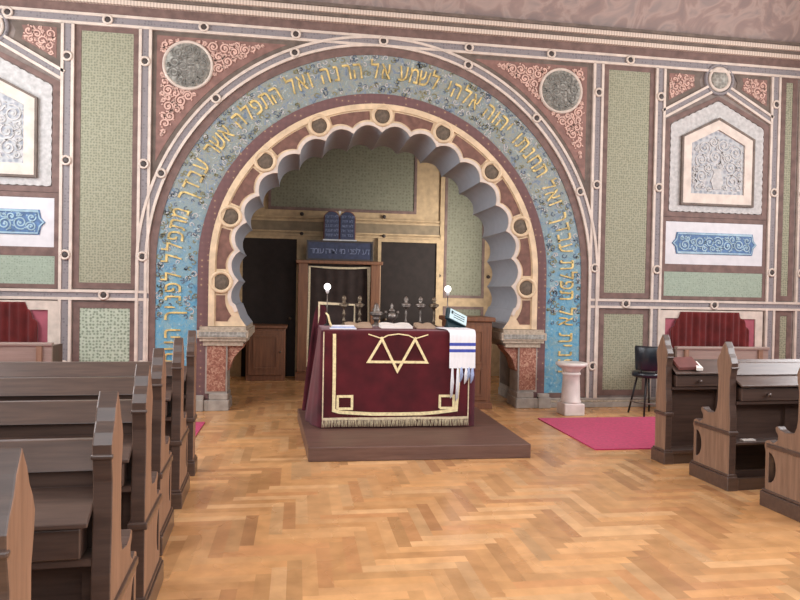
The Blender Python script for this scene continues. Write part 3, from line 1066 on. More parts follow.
t, b = off_thing('commandment_tablets', 'pair of round-topped dark blue tablets with lettering above the ark', 'tablets', (0.72, YA, 2.43))
L1 = ['אנכי יהוה', 'לא יהיה', 'לא תשא', 'זכור את', 'כבד את']
L2 = ['לא תרצח', 'לא תנאף', 'לא תגנב', 'לא תענה', 'לא תחמד']
for xc, lines in ((0.855, L1), (0.575, L2)):
    w = 0.125
    pts = [(xc - w, 2.47), (xc + w, 2.47)] + [(xc + w * cos(pi * i / 14), 2.84 + w * sin(pi * i / 14)) for i in range(15)]
    tb = b(MB().prism([pts], WP, YA - 0.03, YA + 0.05), 'tablet', 'slate_blue')
    fr = [(xc + (x - xc) * 1.14, 2.70 + (z - 2.70) * 1.06) for x, z in pts]
    b(MB().prism([fr], WP, YA - 0.01, YA + 0.06), 'tablet_frame', 'book_brown')
    m = MB()
    for j, ln in enumerate(lines):
        text_line(m, ln, xc, 2.86 - j * 0.083, 0.042, YA - 0.03, 0.72, 0.004, 0.01)
    m.build('lettering', 'pale_letter', tb)
b(MB().prism([[(0.715, 2.90), (0.70, 2.95), (0.69, 2.98), (0.74, 2.98), (0.73, 2.95)]], WP, YA - 0.03, YA), 'finial', 'white_panel')
b(MB().box(0.42, 1.02, YA - 0.04, YA + 0.08, 2.45, 2.475), 'ledge', 'white_panel')

# wooden cabinets in and beside the niche
t, b = off_thing('wooden_cabinet', 'low brown wooden cabinet with panelled front, left in the niche', 'cabinet', (-0.53, 11.75, 0))
b(MB().box(-0.86, -0.2, 11.5, 12.02, 0.0, 0.9), 'carcass', 'cab_wood', None, 0.008)
b(MB().box(-0.89, -0.17, 11.46, 12.03, 0.9, 0.95), 'top', 'cab_wood', None, 0.01)
d = b(MB().box(-0.82, -0.24, 11.47, 11.5, 0.1, 0.86), 'door', 'cab_wood', None, 0.006)
frame(MB(), -0.74, -0.32, 0.2, 0.78, 0.03, 11.455, 11.475).build('panel_moulding', 'cab_wood', d)
MB().ball((-0.28, 11.455, 0.5), 0.016).build('knob', 'brass', d)

t, b = off_thing('wooden_lectern', 'upright brown wooden cabinet right of the draped table', 'cabinet', (2.33, 8.95, 0))
b(MB().box(2.04, 2.62, 8.68, 9.22, 0.0, 1.19), 'carcass', 'cab_wood', None, 0.008)
b(MB().box(2.0, 2.66, 8.64, 9.26, 1.19, 1.25), 'top', 'cab_wood', None, 0.012)
d = b(MB().box(2.09, 2.57, 8.66, 8.68, 0.12, 1.14), 'door', 'cab_wood', None, 0.006)
mm = frame(MB(), 2.16, 2.5, 0.62, 1.08, 0.03, 8.648, 8.665)
frame(mm, 2.16, 2.5, 0.18, 0.56, 0.03, 8.648, 8.665).build('panel_moulding', 'cab_wood', d)
b(MB().box(2.02, 2.64, 8.66, 9.24, 0.0, 0.09), 'plinth', 'cab_wood', None, 0.006)

# ------------------------------------------------------------------ platform and draped table
m = MB()
m.hexa([(0.12, 6.1, 0), (2.25, 6.08, 0), (2.26, 8.1, 0), (0.02, 8.1, 0)], [(0.12, 6.1, 0.136), (2.25, 6.08, 0.136), (2.26, 8.1, 0.136), (0.02, 8.1, 0.136)])
tag(m.build('platform', 'plat_wood', None, 0.008), 'low brown wooden platform under the draped table', 'platform')
ZP = 0.136
def velvet_cover():
    """cloth over the table: straight front and right side, flaring folds on the left"""
    vs, fs = [], []
    per = []
    n = 26
    for i in range(n):
        per.append((0.25 + 1.66 * i / n, 6.94, 0.0, 0))
    for i in range(14):
        per.append((1.91, 6.94 + 0.96 * i / 14, 0.02, 1))
    for i in range(n):
        per.append((1.91 - 1.66 * i / n, 7.90, 0.0, 2))
    for i in range(14):
        per.append((0.25, 7.90 - 0.96 * i / 14, 1.0, 3))
    lev = [0.0, 0.03, 0.1, 0.3, 0.55, 0.8, 1.0]
    N = len(per)
    for L in lev:
        for i, (x, y, fl, side) in enumerate(per):
            z = 1.158 - L * (1.158 - ZP - 0.006)
            k = 0.006 + 0.012 * L
            cx_, cy_ = 1.08, 7.42
            dx = (x - cx_)
            px = x + (k if side == 1 else -k if side == 3 else 0)
            py = y + (-k if side == 0 else k if side == 2 else 0)
            if side == 3:
                f = sin(pi * max(0, (7.90 - y)) / 0.96)
                px -= L * (0.12 * f + 0.025 * sin(y * 32.0) * f)
            if side == 1:
                px += L * 0.012 * sin(y * 26)
            if L == 0.0:
                px = cx_ + (px - cx_) * 0.99
                py = cy_ + (py - cy_) * 0.99
                z = 1.164
            vs.append((px, py, z))
    for j in range(len(lev) - 1):
        for i in range(N):
            q = (i + 1) % N
            fs.append((j * N + i, j * N + q, (j + 1) * N + q, (j + 1) * N + i))
    m = MB()
    m.add(vs, fs, 0, True)
    m.add(vs, [tuple(range(N))])
    return m
o = velvet_cover().build('velvet_table_cover', 'velvet')
tag(o, 'maroon velvet cloth draping the whole table down to the platform, folds flaring at left', 'tablecloth')

# embroidered front cloth
YF = 6.905
ZTOP = 1.166
t, b = off_thing('embroidered_cloth', 'wine red velvet hanging with gold star, border and fringe on table front', 'tablecloth', (1.05, YF, ZP))
vs, fs = [], []
nx, nz = 48, 24
def drop(x, z):
    """gentle waves of the hanging cloth"""
    d = (ZTOP - z)
    return YF - 0.006 - 0.006 * d * sin(x * 9.0) - 0.004 * d * sin(x * 23.0 + 1)
for i in range(nx + 1):
    x = 0.27 + 1.57 * i / nx
    col = [(x, 7.5, 1.172), (x, 7.2, 1.172), (x, 6.935, 1.172), (x, YF + 0.004, 1.166)]
    for j in range(nz + 1):
        z = 1.155 - (1.155 - 0.235) * j / nz
        col.append((x, drop(x, z), z))
    vs += col
cn = nz + 5
for i in range(nx):
    for j in range(cn - 1):
        fs.append((i * cn + j, i * cn + j + 1, (i + 1) * cn + j + 1, (i + 1) * cn + j))
m = MB(); m.add(vs, fs, 0, True)
cl = b(m, 'cloth', 'velvet_front')
DR = lambda u, v, d: (u, drop(u, v) + d, v)
def fine(path, step=0.05):
    out = []
    for a, c in zip(path, path[1:]):
        n = max(1, int(hypot(c[0] - a[0], c[1] - a[1]) / step))
        out += [(a[0] + (c[0] - a[0]) * i / n, a[1] + (c[1] - a[1]) * i / n) for i in range(n)]
    return out + [path[-1]]
m = MB()
for p, w in (([(0.385, 1.13), (0.39, 0.7), (0.39, 0.33), (0.45, 0.31), (0.75, 0.29), (1.05, 0.285), (1.3, 0.285), (1.5, 0.30), (1.70, 0.325), (1.72, 0.6), (1.73, 0.85), (1.735, 1.13)], 0.034),):
    m.ribbon(fine(p), w, -0.008, 0.0, put=DR)
b(m, 'gold_border', 'cream_gold_thread')
m = MB()
for p in ([(0.275, 1.15), (0.275, 0.25)], [(1.835, 1.15), (1.835, 0.25)]):
    m.ribbon(fine(p), 0.012, -0.006, 0.002, put=DR)
m.ribbon(fine([(0.27, 0.24), (1.84, 0.24)]), 0.024, -0.008, 0.0, put=DR)
b(m, 'edge_piping', 'gold_trim')
for x0, x1 in ((0.43, 0.58), (1.52, 1.67)):
    m = MB()
    m.ribbon(fine([(x0, 0.345), (x1, 0.345), (x1, 0.475), (x0, 0.475), (x0, 0.345)], 0.04), 0.026, -0.009, 0.0, put=DR)
    b(m, 'corner_square', 'cream_gold_thread')
m = MB()
for p in ([(0.89, 1.09), (0.745, 0.84), (1.37, 0.835), (1.235, 1.09)], [(0.875, 1.10), (1.055, 0.74), (1.25, 1.10)]):
    m.ribbon(fine(p, 0.04), 0.026, -0.011, 0.0, put=DR)
m.ribbon([(0.74, 1.13), (0.82, 1.105), (0.88, 1.085)], 0.011, -0.009, 0, put=DR)
m.ribbon([(1.24, 1.085), (1.3, 1.105), (1.38, 1.13)], 0.011, -0.009, 0, put=DR)
m.ribbon([(0.88, 1.085), (0.95, 1.12), (1.06, 1.135), (1.17, 1.12), (1.24, 1.085)], 0.012, -0.009, 0, put=DR)
b(m, 'gold_star', 'cream_gold_thread')
m = MB()
for i in range(105):
    x = 0.275 + 1.56 * i / 104
    m.tube([(x, drop(x, 0.23) - 0.004, 0.232), (x + random.uniform(-0.004, 0.004), drop(x, 0.2) - 0.006, 0.20), (x + random.uniform(-0.006, 0.006), drop(x, 0.17) - 0.008, 0.155)], 0.0042, 5)
b(m, 'fringe', 'gold_trim')

# prayer shawl over the right front corner
t, b = off_thing('prayer_shawl', 'white prayer shawl with blue stripes over table corner at right', 'cloth', (1.74, 6.9, 1.17))
vs, fs = [], []
n = 24
prof = []
for j in range(6):
    prof.append((7.28 - 0.3 * j / 5, 1.186))
prof += [(6.93, 1.184), (6.895, 1.174), (6.878, 1.15)]
for j in range(1, 12):
    prof.append((6.872 - 0.004 * j / 11, 1.15 - 0.375 * j / 11))
for i in range(n + 1):
    x = 1.61 + 0.285 * i / n
    for j, (y, z) in enumerate(prof):
        wv = 0.006 * sin(i * 0.8 + j * 0.2) * (1 if j > 8 else 0.4)
        vs.append((x - 0.13 * max(0, 8 - j) / 8 * (1 - i / n), y - abs(wv) * (1 if j > 7 else 0), z + (abs(wv) if j < 8 else 0)))
pn = len(prof)
f0, f1 = [], []
for i in range(n):
    for j in range(pn - 1):
        f = (i * pn + j, i * pn + j + 1, (i + 1) * pn + j + 1, (i + 1) * pn + j)
        (f1 if j in (11, 13) else f0).append(f)
m = MB(); m.add(vs, f0, 0, True); m.add(vs, f1, 1, True)
sh = b(m, 'cloth', ['white_cloth', 'blue_stripe'])
for x, dz, mt in ((1.64, 0.33, 'white_cloth'), (1.70, 0.36, 'white_cloth'), (1.74, 0.16, 'pale_blue_cloth'), (1.79, 0.18, 'white_cloth'), (1.82, 0.14, 'pale_blue_cloth'), (1.86, 0.17, 'pale_blue_cloth')):
    m = MB()
    for q in range(4):
        m.tube([(x + 0.004 * q, 6.868, 0.785), (x + 0.004 * q + 0.006 * (q - 1.5), 6.866, 0.785 - dz * 0.5), (x + 0.007 * q - 0.01, 6.866, 0.785 - dz + 0.01 * q)], 0.0045, 5)
    b(m, 'tassel', mt)

# folded shawl, left front
t, b = off_thing('folded_shawl', 'small white and pale blue folded shawl on table, front left', 'cloth', (0.47, 7.02, 1.17))
m = MB()
for j in range(3):
    m.box(0.34 + 0.01 * j, 0.62 - 0.012 * j, 6.94 + 0.01 * j, 7.08 - 0.01 * j, 1.174 + 0.014 * j, 1.187 + 0.014 * j, j % 2)
b(m, 'folds', ['white_cloth', 'pale_blue_cloth'], None, 0.005)
m = MB()
m.tube([(0.36, 6.98, 1.19), (0.335, 6.96, 1.25), (0.32, 6.98, 1.32), (0.30, 7.02, 1.34)], 0.012, 8, taper=0.009)
b(m, 'cord', 'cream_gold_thread')

# books on the table
def open_book(x0, x1, y0, y1, page, label, tilt=0.025):
    t, b = off_thing('open_book', label, 'book', ((x0 + x1) / 2, (y0 + y1) / 2, 1.174), 'open books on the draped table')
    xm = (x0 + x1) / 2
    zb = 1.174
    b(MB().box(x0 - 0.008, x1 + 0.008, y0 - 0.008, y1 + 0.008, zb, zb + 0.008), 'cover', 'book_brown')
    m = MB()
    for xa, xb in ((x0, xm), (xm, x1)):
        n = 8
        for i in range(n):
            u0, u1 = i / n, (i + 1) / n
            h = lambda u: zb + 0.008 + 0.03 * (0.45 + 0.55 * sin(pi * min(1, u * 0.8 + 0.18)))
            ua, ub = (u0, u1) if xa == x0 else (1 - u0, 1 - u1)
            xa_, xb_ = xa + (xb - xa) * u0, xa + (xb - xa) * u1
            m.hexa([(xa_, y0, zb + 0.008), (xb_, y0, zb + 0.008), (xb_, y1, zb + 0.008), (xa_, y1, zb + 0.008)],
                   [(xa_, y0, h(ua)), (xb_, y0, h(ub)), (xb_, y1, h(ub) + tilt), (xa_, y1, h(ua) + tilt)])
    b(m, 'pages', page)
open_book(0.52, 0.80, 7.1, 7.35, 'old_paper', 'tan open book on the table, left of the white one')
open_book(0.90, 1.24, 7.06, 7.32, 'paper', 'white open book at the middle of the table')
open_book(1.30, 1.50, 7.1, 7.35, 'old_paper', 'tan open book on the table, right of the white one')

# book stand with pale blue open page, right
t, b = off_thing('prayer_book', 'tilted dark book with pale blue cover leaning at table right', 'book', (1.8, 7.4, 1.174))
def tilted(m, u0, u1, v0, v1, d0, d1, mi=0):
    """block on a plane leaning back and swung toward the left"""
    a = radians(52)
    R = Matrix.Rotation(radians(-24), 4, 'Y') @ Matrix.Rotation(-radians(90 - 52), 4, 'X')
    R = Matrix.Rotation(radians(12), 4, 'Z') @ Matrix.Rotation(radians(24), 4, 'Y') @ Matrix.Rotation(radians(-32), 4, 'X')
    pts = []
    for w in (v0, v1):
        for (u, d) in ((u0, d0), (u1, d0), (u1, d1), (u0, d1)):
            p = R @ Vector((u, d, w))
            pts.append((1.80 + p.x, 7.36 + p.y, 1.262 + p.z))
    m.hexa(pts[:4], pts[4:], mi)
    return m
b(tilted(MB(), -0.135, 0.135, -0.02, 0.13, 0.0, 0.04), 'cover', 'teal_cover', None, 0.004)
b(tilted(MB(), -0.10, 0.13, -0.012, 0.122, -0.008, 0.002), 'front_page', 'sky_cover')
m = MB()
for q in range(3):
    tilted(m, -0.05, 0.10, 0.02 + 0.03 * q, 0.028 + 0.03 * q, -0.011, -0.006)
tilted(m, -0.085, -0.06, 0.06, 0.1, -0.011, -0.006)
b(m, 'cover_print', 'teal_cover')
b(MB().hexa([(1.70, 7.36, 1.174), (1.92, 7.36, 1.174), (1.92, 7.52, 1.174), (1.70, 7.52, 1.174)], [(1.71, 7.41, 1.30), (1.90, 7.41, 1.22), (1.90, 7.47, 1.22), (1.71, 7.47, 1.30)]), 'support', 'teal_cover')

# globe lamps
def lamp(x, y, z0, z1, label):
    t, b = off_thing('globe_lamp', label, 'lamp', (x, y, z0), 'globe lamps on thin stems')
    b(MB().lathe([(0.035, 0), (0.033, 0.012), (0.01, 0.02), (0.008, 0.03)], (x, y, z0), 14), 'base', 'black_metal')
    b(MB().tube([(x, y, z0 + 0.02), (x, y, z1 - 0.09)], 0.006), 'stem', 'silver')
    b(MB().lathe([(0.008, 0), (0.02, 0.02), (0.022, 0.05)], (x, y, z1 - 0.095), 12), 'socket', 'white_panel')
    b(MB().ball((x, y, z1 - 0.012), 0.04, 18), 'bulb', 'globe')
lamp(0.345, 7.84, 1.165, 1.635, 'white globe lamp on a thin stem, left end of table')
lamp(1.78, 7.75, 1.165, 1.635, 'white globe lamp on a thin stem, right end of table')

# candlesticks
def stick(x, y, prof, label, mat='silver', arms=0):
    t, b = off_thing('candlestick', label, 'candlestick', (x, y, 1.165), 'candlesticks along the back of the table')
    z = 1.165
    cut = 3
    b(MB().lathe(prof[:cut + 1], (x, y, z), 20), 'foot', mat)
    b(MB().lathe(prof[cut:-6], (x, y, z), 16), 'stem', mat)
    b(MB().lathe(prof[-7:], (x, y, z), 16), 'cup', mat)
    for s in ((-1, 1) if arms else ()):
        m = MB().tube([(x + s * (0.02 + arms * sin(pi * j / 2 / 8)), y, z + 0.08 + 0.07 * (1 - cos(pi * j / 2 / 8))) for j in range(9)], 0.007)
        m.lathe([(0.006, 0), (0.02, 0.02), (0.017, 0.045)], (x + s * (0.02 + arms), y, z + 0.14), 12)
        b(m, 'arm', mat)
tall = [(0.055, 0), (0.052, 0.012), (0.02, 0.03), (0.014, 0.045), (0.026, 0.065), (0.013, 0.085), (0.012, 0.12), (0.026, 0.14), (0.012, 0.16), (0.011, 0.20), (0.02, 0.215), (0.055, 0.245), (0.058, 0.26), (0.022, 0.27), (0.016, 0.29), (0.028, 0.315), (0.02, 0.345), (0.006, 0.36)]
slim = [(0.05, 0), (0.045, 0.012), (0.02, 0.025), (0.012, 0.04), (0.018, 0.06), (0.01, 0.08), (0.012, 0.14), (0.016, 0.16), (0.01, 0.18), (0.012, 0.21), (0.03, 0.225), (0.062, 0.25), (0.062, 0.268), (0.03, 0.28), (0.014, 0.29), (0.03, 0.315), (0.024, 0.34), (0.006, 0.36)]
low = [(0.06, 0), (0.056, 0.014), (0.03, 0.03), (0.022, 0.05), (0.036, 0.075), (0.05, 0.09), (0.036, 0.105), (0.055, 0.125), (0.085, 0.15), (0.085, 0.165), (0.04, 0.18), (0.05, 0.2), (0.028, 0.225), (0.03, 0.25), (0.006, 0.275)]
urn = [(0.055, 0), (0.05, 0.014), (0.025, 0.03), (0.016, 0.05), (0.02, 0.07), (0.05, 0.09), (0.062, 0.125), (0.045, 0.155), (0.025, 0.17), (0.045, 0.185), (0.03, 0.2), (0.014, 0.22), (0.02, 0.24), (0.012, 0.26), (0.004, 0.28)]
stick(0.54, 7.78, tall, 'brass knobbed candlestick, leftmost on the table', 'brass')
stick(0.725, 7.78, tall, 'brass knobbed candlestick, second from the left', 'brass')
stick(0.925, 7.78, low, 'squat candlestick with broad drip dish, left of the urn-shaped one')
stick(1.11, 7.78, urn, 'squat urn-shaped candlestick with two side arms', 'silver', 0.05)
stick(1.28, 7.78, slim, 'slim silver candlestick with wide dish, nearest the urn-shaped one')
stick(1.455, 7.78, slim, 'slim silver candlestick with wide dish, second from right')
stick(1.62, 7.78, slim, 'slim brownish candlestick with wide dish, rightmost of the row', 'brass')

# velvet covered stand behind the table, left
t, b = off_thing('covered_lectern', 'dark covered stand edged with gold behind table left, under globe lamp', 'lectern', (0.42, 8.02, ZP))
b(MB().hexa([(0.27, 7.965, ZP), (0.71, 7.965, ZP), (0.71, 8.09, ZP), (0.27, 8.09, ZP)], [(0.24, 7.965, 1.45), (0.70, 7.965, 1.43), (0.70, 8.08, 1.43), (0.24, 8.08, 1.45)]), 'dark_cover', 'curtain_dark', None, 0.01)
m = MB()
vs, fs = [], []
for j in range(13):
    q = j / 12
    z = 1.42 - q * (1.42 - ZP - 0.005)
    x0 = 0.21 - 0.14 * q ** 0.8
    for i in range(11):
        u = i / 10
        x = x0 + (0.35 - x0) * u
        y = 7.962 - 0.012 * (1 + sin(u * 16)) * min(1, 3 * q + 0.2)
        vs.append((x, y, z - 0.32 * (u - 0.5) ** 2 * (1 - q)))
for j in range(12):
    for i in range(10):
        fs.append((j * 11 + i, j * 11 + i + 1, (j + 1) * 11 + i + 1, (j + 1) * 11 + i))
m.add(vs, fs, 0, True)
b(m, 'velvet_fold', 'velvet')
m = MB()
m.ribbon([(0.255, 1.16), (0.255, 1.425), (0.68, 1.41), (0.68, 1.16)], 0.02, 7.95, 7.968)
b(m, 'gold_edge', 'gold_trim')

# ------------------------------------------------------------------ rugs, pedestal, stool
tag(MB().hexa([(3.03, 6.33, 0.001), (8.2, 6.33, 0.001), (8.2, 7.97, 0.001), (3.03, 7.97, 0.001)], [(3.03, 6.33, 0.012), (8.2, 6.33, 0.012), (8.2, 7.97, 0.012), (3.03, 7.97, 0.012)]).build('rug', 'rug'), 'magenta rug on the parquet before the right pews', 'rug', 'magenta rugs')
tag(MB().hexa([(-4.8, 6.33, 0.001), (-1.05, 6.33, 0.001), (-1.05, 7.97, 0.001), (-4.8, 7.97, 0.001)], [(-4.8, 6.33, 0.012), (-1.05, 6.33, 0.012), (-1.05, 7.97, 0.012), (-4.8, 7.97, 0.012)]).build('rug', 'rug'), 'magenta rug glimpsed past the left pews', 'rug', 'magenta rugs')

px, py = 3.59, 8.26
t, b = off_thing('stone_pedestal', 'white stone pedestal with flared round top beside the arch', 'pedestal', (px, py, 0))
b(MB().box(px - 0.14, px + 0.14, py - 0.14, py + 0.14, 0, 0.16), 'base', 'white_marble', None, 0.015)
b(MB().lathe([(0.135, 0.16), (0.135, 0.18), (0.122, 0.2), (0.114, 0.4), (0.108, 0.52), (0.122, 0.53), (0.122, 0.55), (0.108, 0.56)], (px, py, 0), 28), 'shaft', 'white_marble')
b(MB().lathe([(0.108, 0.56), (0.125, 0.60), (0.18, 0.64), (0.205, 0.655), (0.205, 0.685), (0.17, 0.69)], (px, py, 0), 32), 'top', 'white_marble')

sx, sy = 4.64, 8.2
t, b = off_thing('bar_stool', 'black vinyl bar stool with low back, standing by the wall', 'stool', (sx, sy, 0))
b(MB().lathe([(0.17, 0.50), (0.2, 0.51), (0.205, 0.545), (0.19, 0.575), (0.1, 0.585), (0.001, 0.585)], (sx, sy, 0), 28), 'seat', 'vinyl')
vs, fs = [], []
for i in range(17):
    a = radians(195 + 100 * i / 16)
    for r, z in ((0.205, 0.60), (0.215, 0.62), (0.235, 0.90), (0.225, 0.925), (0.20, 0.925), (0.19, 0.90), (0.175, 0.62), (0.185, 0.60)):
        vs.append((sx + r * cos(a), sy + r * sin(a), z))
for i in range(16):
    for j in range(8):
        fs.append((i * 8 + j, i * 8 + (j + 1) % 8, (i + 1) * 8 + (j + 1) % 8, (i + 1) * 8 + j))
m = MB(); m.add(vs, fs, 0, True); m.add(vs, [tuple(range(8)), tuple(128 + j for j in range(8))])
b(m, 'backrest', 'vinyl')
for a in (215, 275):
    a = radians(a)
    b(MB().tube([(sx + 0.17 * cos(a), sy + 0.17 * sin(a), 0.52), (sx + 0.2 * cos(a), sy + 0.2 * sin(a), 0.62)], 0.014), 'back_bracket', 'black_metal')
for a in (45, 135, 225, 315):
    a = radians(a + 8)
    b(MB().tube([(sx + 0.13 * cos(a), sy + 0.13 * sin(a), 0.5), (sx + 0.235 * cos(a), sy + 0.235 * sin(a), 0.0)], 0.013), 'leg', 'black_metal')
b(MB().tube([(sx + 0.2 * cos(2 * pi * i / 24), sy + 0.2 * sin(2 * pi * i / 24), 0.17) for i in range(25)], 0.009), 'foot_ring', 'silver')

# low wooden bench fronts against the wall
def wall_bench(x0, x1, where, group='low bench fronts by the wall'):
    t, b = off_thing('bench_front', 'low plain wooden bench front before the red drape, ' + where, 'bench', ((x0 + x1) / 2, 8.3, 0), group)
    b(MB().box(x0, x1, 8.2, 8.24, 0.0, 0.87), 'panel', 'bench_wood')
    b(MB().box(x0 - 0.01, x1 + 0.01, 8.18, 8.26, 0.87, 0.91), 'top_rail', 'bench_wood', None, 0.008)
    for x in (x0 + 0.1, x1 - 0.16):
        b(MB().box(x, x + 0.06, 8.17, 8.2, 0.05, 0.87), 'stile', 'pew_light')
    for x in (x0, x1 - 0.04):
        b(MB().box(x, x + 0.04, 8.24, 8.56, 0.0, 0.87), 'end', 'pew')
    b(MB().box(x0 + 0.04, x1 - 0.04, 8.24, 8.56, 0.42, 0.46), 'seat', 'pew_flat')
wall_bench(5.06, 6.42, 'right of the arch')
wall_bench(-4.6, -2.82, 'left of the arch')

# ------------------------------------------------------------------ pews
def end_profile(seat):
    p = [(0.0, 0.0), (0.0, 0.60), (0.012, 0.72), (0.016, 0.92), (0.0, 1.0), (-0.004, 1.05), (0.012, 1.09), (0.035, 1.125), (0.05, 1.17), (0.085, 1.225),
         (0.12, 1.17), (0.138, 1.125), (0.162, 1.09), (0.178, 1.05), (0.172, 1.0), (0.155, 0.92), (0.158, 0.72), (0.168, 0.66)]
    if seat:
        p += [(0.19, 0.615), (0.27, 0.60), (0.325, 0.615), (0.35, 0.635), (0.37, 0.62), (0.365, 0.595), (0.34, 0.565), (0.345, 0.53), (0.385, 0.50), (0.43, 0.515), (0.465, 0.50), (0.475, 0.46), (0.462, 0.42), (0.46, 0.13), (0.46, 0.0)]
    else:
        p += [(0.172, 0.6), (0.172, 0.0)]
    return p
def make_pew(side, L, seat, drawers, slope, label, group, loc, rz):
    """side +1: row runs to +x from the aisle; -1: to -x. y runs toward the ark"""
    t = thing('pew', label, 'pew', loc, rz, group)
    S = lambda x: side * x
    def bx(m, x0, x1, *r):
        a, c = sorted((S(x0), S(x1)))
        return m.box(a, c, *r)
    def hx(m, x0, x1, ys):
        """board along the row from a four-corner (y, z) section"""
        a, c = sorted((S(x0), S(x1)))
        q = [(a, y, z) for y, z in ys] + [(c, y, z) for y, z in ys]
        m.add(q, [(0, 1, 2, 3), (7, 6, 5, 4), (0, 4, 5, 1), (1, 5, 6, 2), (2, 6, 7, 3), (3, 7, 4, 0)])
        return m
    for k, x0 in enumerate((0.0, L - 0.065)):
        loops = [end_profile(seat)]
        if seat:
            loops.append([(0.425, 0.19), (0.425, 0.42)] + [(0.425 - 0.07 * sin(pi * i / 8), 0.305 + 0.115 * cos(pi * i / 8)) for i in range(1, 8)])
        m = MB().prism(loops, lambda u, v, d: (S(d), u, v), x0, x0 + 0.065, 0, 1)  # edges in darker oak, standing in for shade on the post backs
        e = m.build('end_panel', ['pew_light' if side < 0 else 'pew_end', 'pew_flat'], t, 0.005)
        D = 0.46 if seat else 0.172
        m = MB()
        bx(m, x0 - 0.018, x0 + 0.083, -0.018, D + 0.03, 0.0, 0.115)
        bx(m, x0 - 0.010, x0 + 0.075, -0.010, D + 0.02, 0.115, 0.135)
        m.build('plinth', 'pew_flat', e, 0.006)
        m = MB()
        bx(m, x0 - 0.012, x0 + 0.077, -0.012, min(D, 0.44) + 0.004, 0.455, 0.49)
        m.build('ledge', 'pew_flat', e, 0.006)
        m = MB()
        bx(m, x0 - 0.004, x0 + 0.069, -0.010, 0.012, 1.0, 1.018)
        m.build('collar', 'pew_flat', e, 0.006)
    i0, i1 = 0.065, L - 0.065
    if seat:
        hx(MB(), i0, i1, [(0.065, 0.945), (0.085, 0.945), (0.165, 1.042), (0.13, 1.042)]).build('top_board', 'pew_flat', t, 0.005)
    bx(MB(), i0, i1, 0.11, 0.135, 0.40 if seat else 0.08, 0.95 if seat else slope[0] - 0.02).build('back_panel', 'pew_flat', t)
    m = MB()
    n = max(2, round(L / 0.6))
    for q in range(n + 1):
        x = i0 + (i1 - i0 - 0.05) * q / n
        bx(m, x, x + 0.05, 0.088, 0.11, 0.12, slope[1] - 0.17)
    bx(m, i0, i1, 0.088, 0.11, 0.08, 0.14)
    m.build('back_stiles', 'pew_flat', t)
    hx(MB(), i0, i1, [(-0.05, slope[1] - 0.018), (-0.05, slope[1]), (0.10, slope[0]), (0.10, slope[0] - 0.018)]).build('book_rest', 'pew_flat', t, 0.004)
    bx(MB(), i0, i1, 0.0, 0.10, slope[1] - 0.165, slope[1] - 0.14).build('drawer_rail', 'pew_flat', t)
    dn = 3 if L > 2.4 else 2
    for q in range(dn):
        w = (i1 - i0) / dn
        a = i0 + w * q
        m = MB()
        bx(m, a + 0.03, a + w - 0.03, -0.015, 0.08, slope[1] - 0.135, slope[1] - 0.03)
        d = m.build('drawer', 'pew_flat', t, 0.005)
        if drawers:
            MB().lathe([(0.008, 0), (0.008, -0.014), (0.018, -0.022), (0.018, -0.03), (0.001, -0.036)], (S(a + (0.27 if q == 0 else w / 2)), -0.015, slope[1] - 0.082), 14, 0, 'y').build('knob', 'pew_flat', d)
    if seat:
        bx(MB(), i0, i1, 0.0, 0.455, 0.375, 0.40).build('seat', 'pew_flat', t, 0.006)
        bx(MB(), i0, i1, 0.40, 0.42, 0.02, 0.375).build('seat_front', 'pew_flat', t)
        bx(MB(), i0, i1, 0.0, 0.02, 0.0, 0.10).build('rail', 'pew_flat', t)
    else:
        bx(MB(), i0, i1, -0.02, 0.11, 0.10, 0.135).build('foot_board', 'pew_flat', t, 0.005)
        bx(MB(), i0, i1, 0.0, 0.11, 0.0, 0.10).build('rail', 'pew_flat', t)
    return t
M['pew_end'] = wood('pew oak end, right', (112, 88, 72), (148, 118, 98), 0.45, (14, 14, 1.1))
RZ = 0.045
GL, GR = 'oak pews left of the aisle', 'oak pews right of the aisle'
names = ['nearest left pew, only its pointed end post in frame at bottom left', 'second left pew from the camera, dark carved oak with sloping book rest',
         'third left pew from the camera, dark carved oak, long top board showing', 'fourth left pew from the camera, end post before blue arch foot',
         'fifth left pew from the camera, oak end with curled arm', 'farthest left pew, front row desk nearest the arch']
for i in range(6):
    y = 1.54 + 0.84 * i
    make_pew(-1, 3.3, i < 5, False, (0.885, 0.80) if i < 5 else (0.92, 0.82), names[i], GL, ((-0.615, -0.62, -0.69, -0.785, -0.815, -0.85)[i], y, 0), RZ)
names = ['front right oak desk pew without seat, beside the magenta rug', 'middle right oak pew with drawer knobs and curled arm', 'right oak pew cut by the photo edge, only its end showing']
for i, (x, y) in enumerate(((3.455, 5.76), (3.52, 4.92), (3.575, 4.08))):
    make_pew(1, 3.4, i > 0, True, (0.955, 0.875) if i else (0.985, 0.87), names[i], GR, (x, y, 0), RZ)

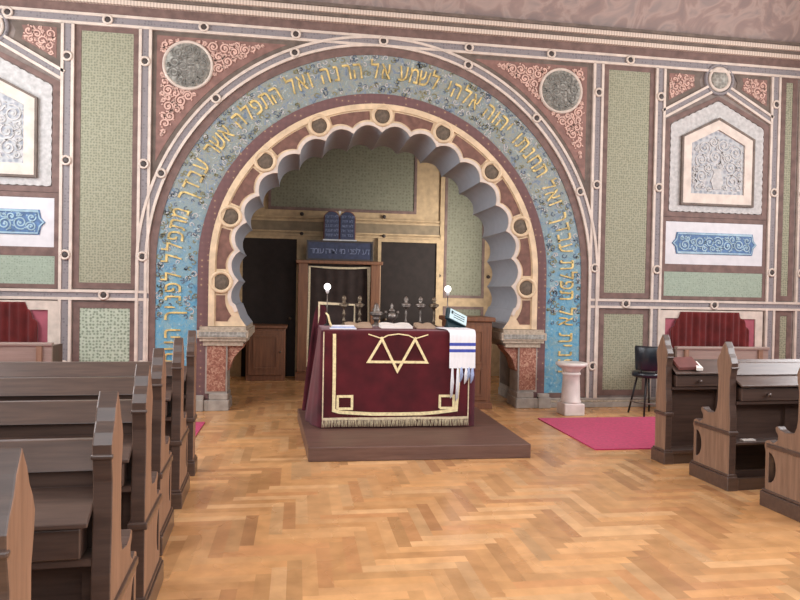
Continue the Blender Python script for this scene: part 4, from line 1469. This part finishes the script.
# book and paper left on the right pews
t, b = off_thing('closed_book', 'reddish brown book with white page corner on front right desk', 'book', (3.66, 5.8, 0.96))
bk = MB()
def slope_z(y):
    return 0.87 + (y - 5.71 - 0.007) * 0.767 + 0.012
bk.hexa([(3.56, 5.73, slope_z(5.73)), (3.78, 5.74, slope_z(5.74)), (3.76, 5.85, slope_z(5.85)), (3.54, 5.84, slope_z(5.84))],
        [(3.56, 5.725, slope_z(5.73) + 0.03), (3.78, 5.735, slope_z(5.74) + 0.03), (3.76, 5.845, slope_z(5.85) + 0.03), (3.54, 5.835, slope_z(5.84) + 0.03)])
b(bk, 'cover', 'book_brown', None, 0.004)
b(MB().hexa([(3.73, 5.715, slope_z(5.73)), (3.80, 5.72, slope_z(5.73)), (3.79, 5.81, slope_z(5.8)), (3.765, 5.81, slope_z(5.8))],
            [(3.73, 5.71, slope_z(5.73) + 0.026), (3.80, 5.715, slope_z(5.73) + 0.026), (3.79, 5.805, slope_z(5.8) + 0.026), (3.765, 5.805, slope_z(5.8) + 0.026)]), 'pages', 'paper')
o = MB().hexa([(3.67, 4.95, 0.402), (3.79, 4.955, 0.402), (3.785, 4.995, 0.402), (3.665, 4.99, 0.402)], [(3.67, 4.95, 0.412), (3.79, 4.955, 0.412), (3.785, 4.995, 0.412), (3.665, 4.99, 0.412)]).build('paper_leaflet', 'paper')
tag(o, 'white leaflet lying on the seat of the middle right pew', 'paper')

bpy.data.objects.remove(_to)

# ------------------------------------------------------------------ light
def area(name, loc, rot, sx_, sy_, e, col=(1, 1, 1)):
    l = bpy.data.lights.new(name, 'AREA')
    l.shape = 'RECTANGLE'
    l.size, l.size_y = sx_, sy_
    l.energy = e
    l.color = col
    o = bpy.data.objects.new(name, l)
    o.location, o.rotation_euler = loc, rot
    C.objects.link(o)
    if name.startswith('niche'):
        l.spread = radians(110)
area('window_light_right', (8.2, 3.2, 3.6), (0, radians(76), 0), 3.0, 7.5, 560, (0.97, 0.97, 1.0))
area('window_light_left', (-4.8, 4.4, 3.6), (0, radians(-76), 0), 3.0, 7.0, 450, (0.93, 0.96, 1.0))
area('window_light_back', (1.5, -2.4, 4.2), (radians(72), 0, 0), 8.0, 3.0, 160, (0.95, 0.97, 1.0))
area('niche_fill_light', (3.7, 10.6, 2.2), (0, radians(90), radians(-40)), 2.6, 1.2, 50, (1.0, 0.97, 0.92))  # added fill lamp that brightens the niche back wall
w = bpy.data.worlds.new('day')
bpy.context.scene.world = w
w.use_nodes = True
w.node_tree.nodes['Background'].inputs[0].default_value = (0.92, 0.96, 1.0, 1)
w.node_tree.nodes['Background'].inputs[1].default_value = 0.55

# ------------------------------------------------------------------ camera
cam = bpy.data.cameras.new('camera')
cam.sensor_fit = 'HORIZONTAL'
cam.sensor_width = 36.0
cam.lens = 660 * 36.0 / 800
co = bpy.data.objects.new('camera', cam)
C.objects.link(co)
TH, ROLL, PITCH = atan(0.155), 0.019, -atan(10 / 660.0)
R = Matrix.Rotation(-TH, 4, 'Z') @ Matrix.Rotation(pi / 2 + PITCH, 4, 'X') @ Matrix.Rotation(ROLL, 4, 'Z')
co.matrix_world = Matrix.Translation((0, 0, 1.6)) @ R
sc = bpy.context.scene
sc.camera = co
sc.view_settings.view_transform = 'Standard'
sc.view_settings.look = 'None'
sc.view_settings.exposure = 0.32
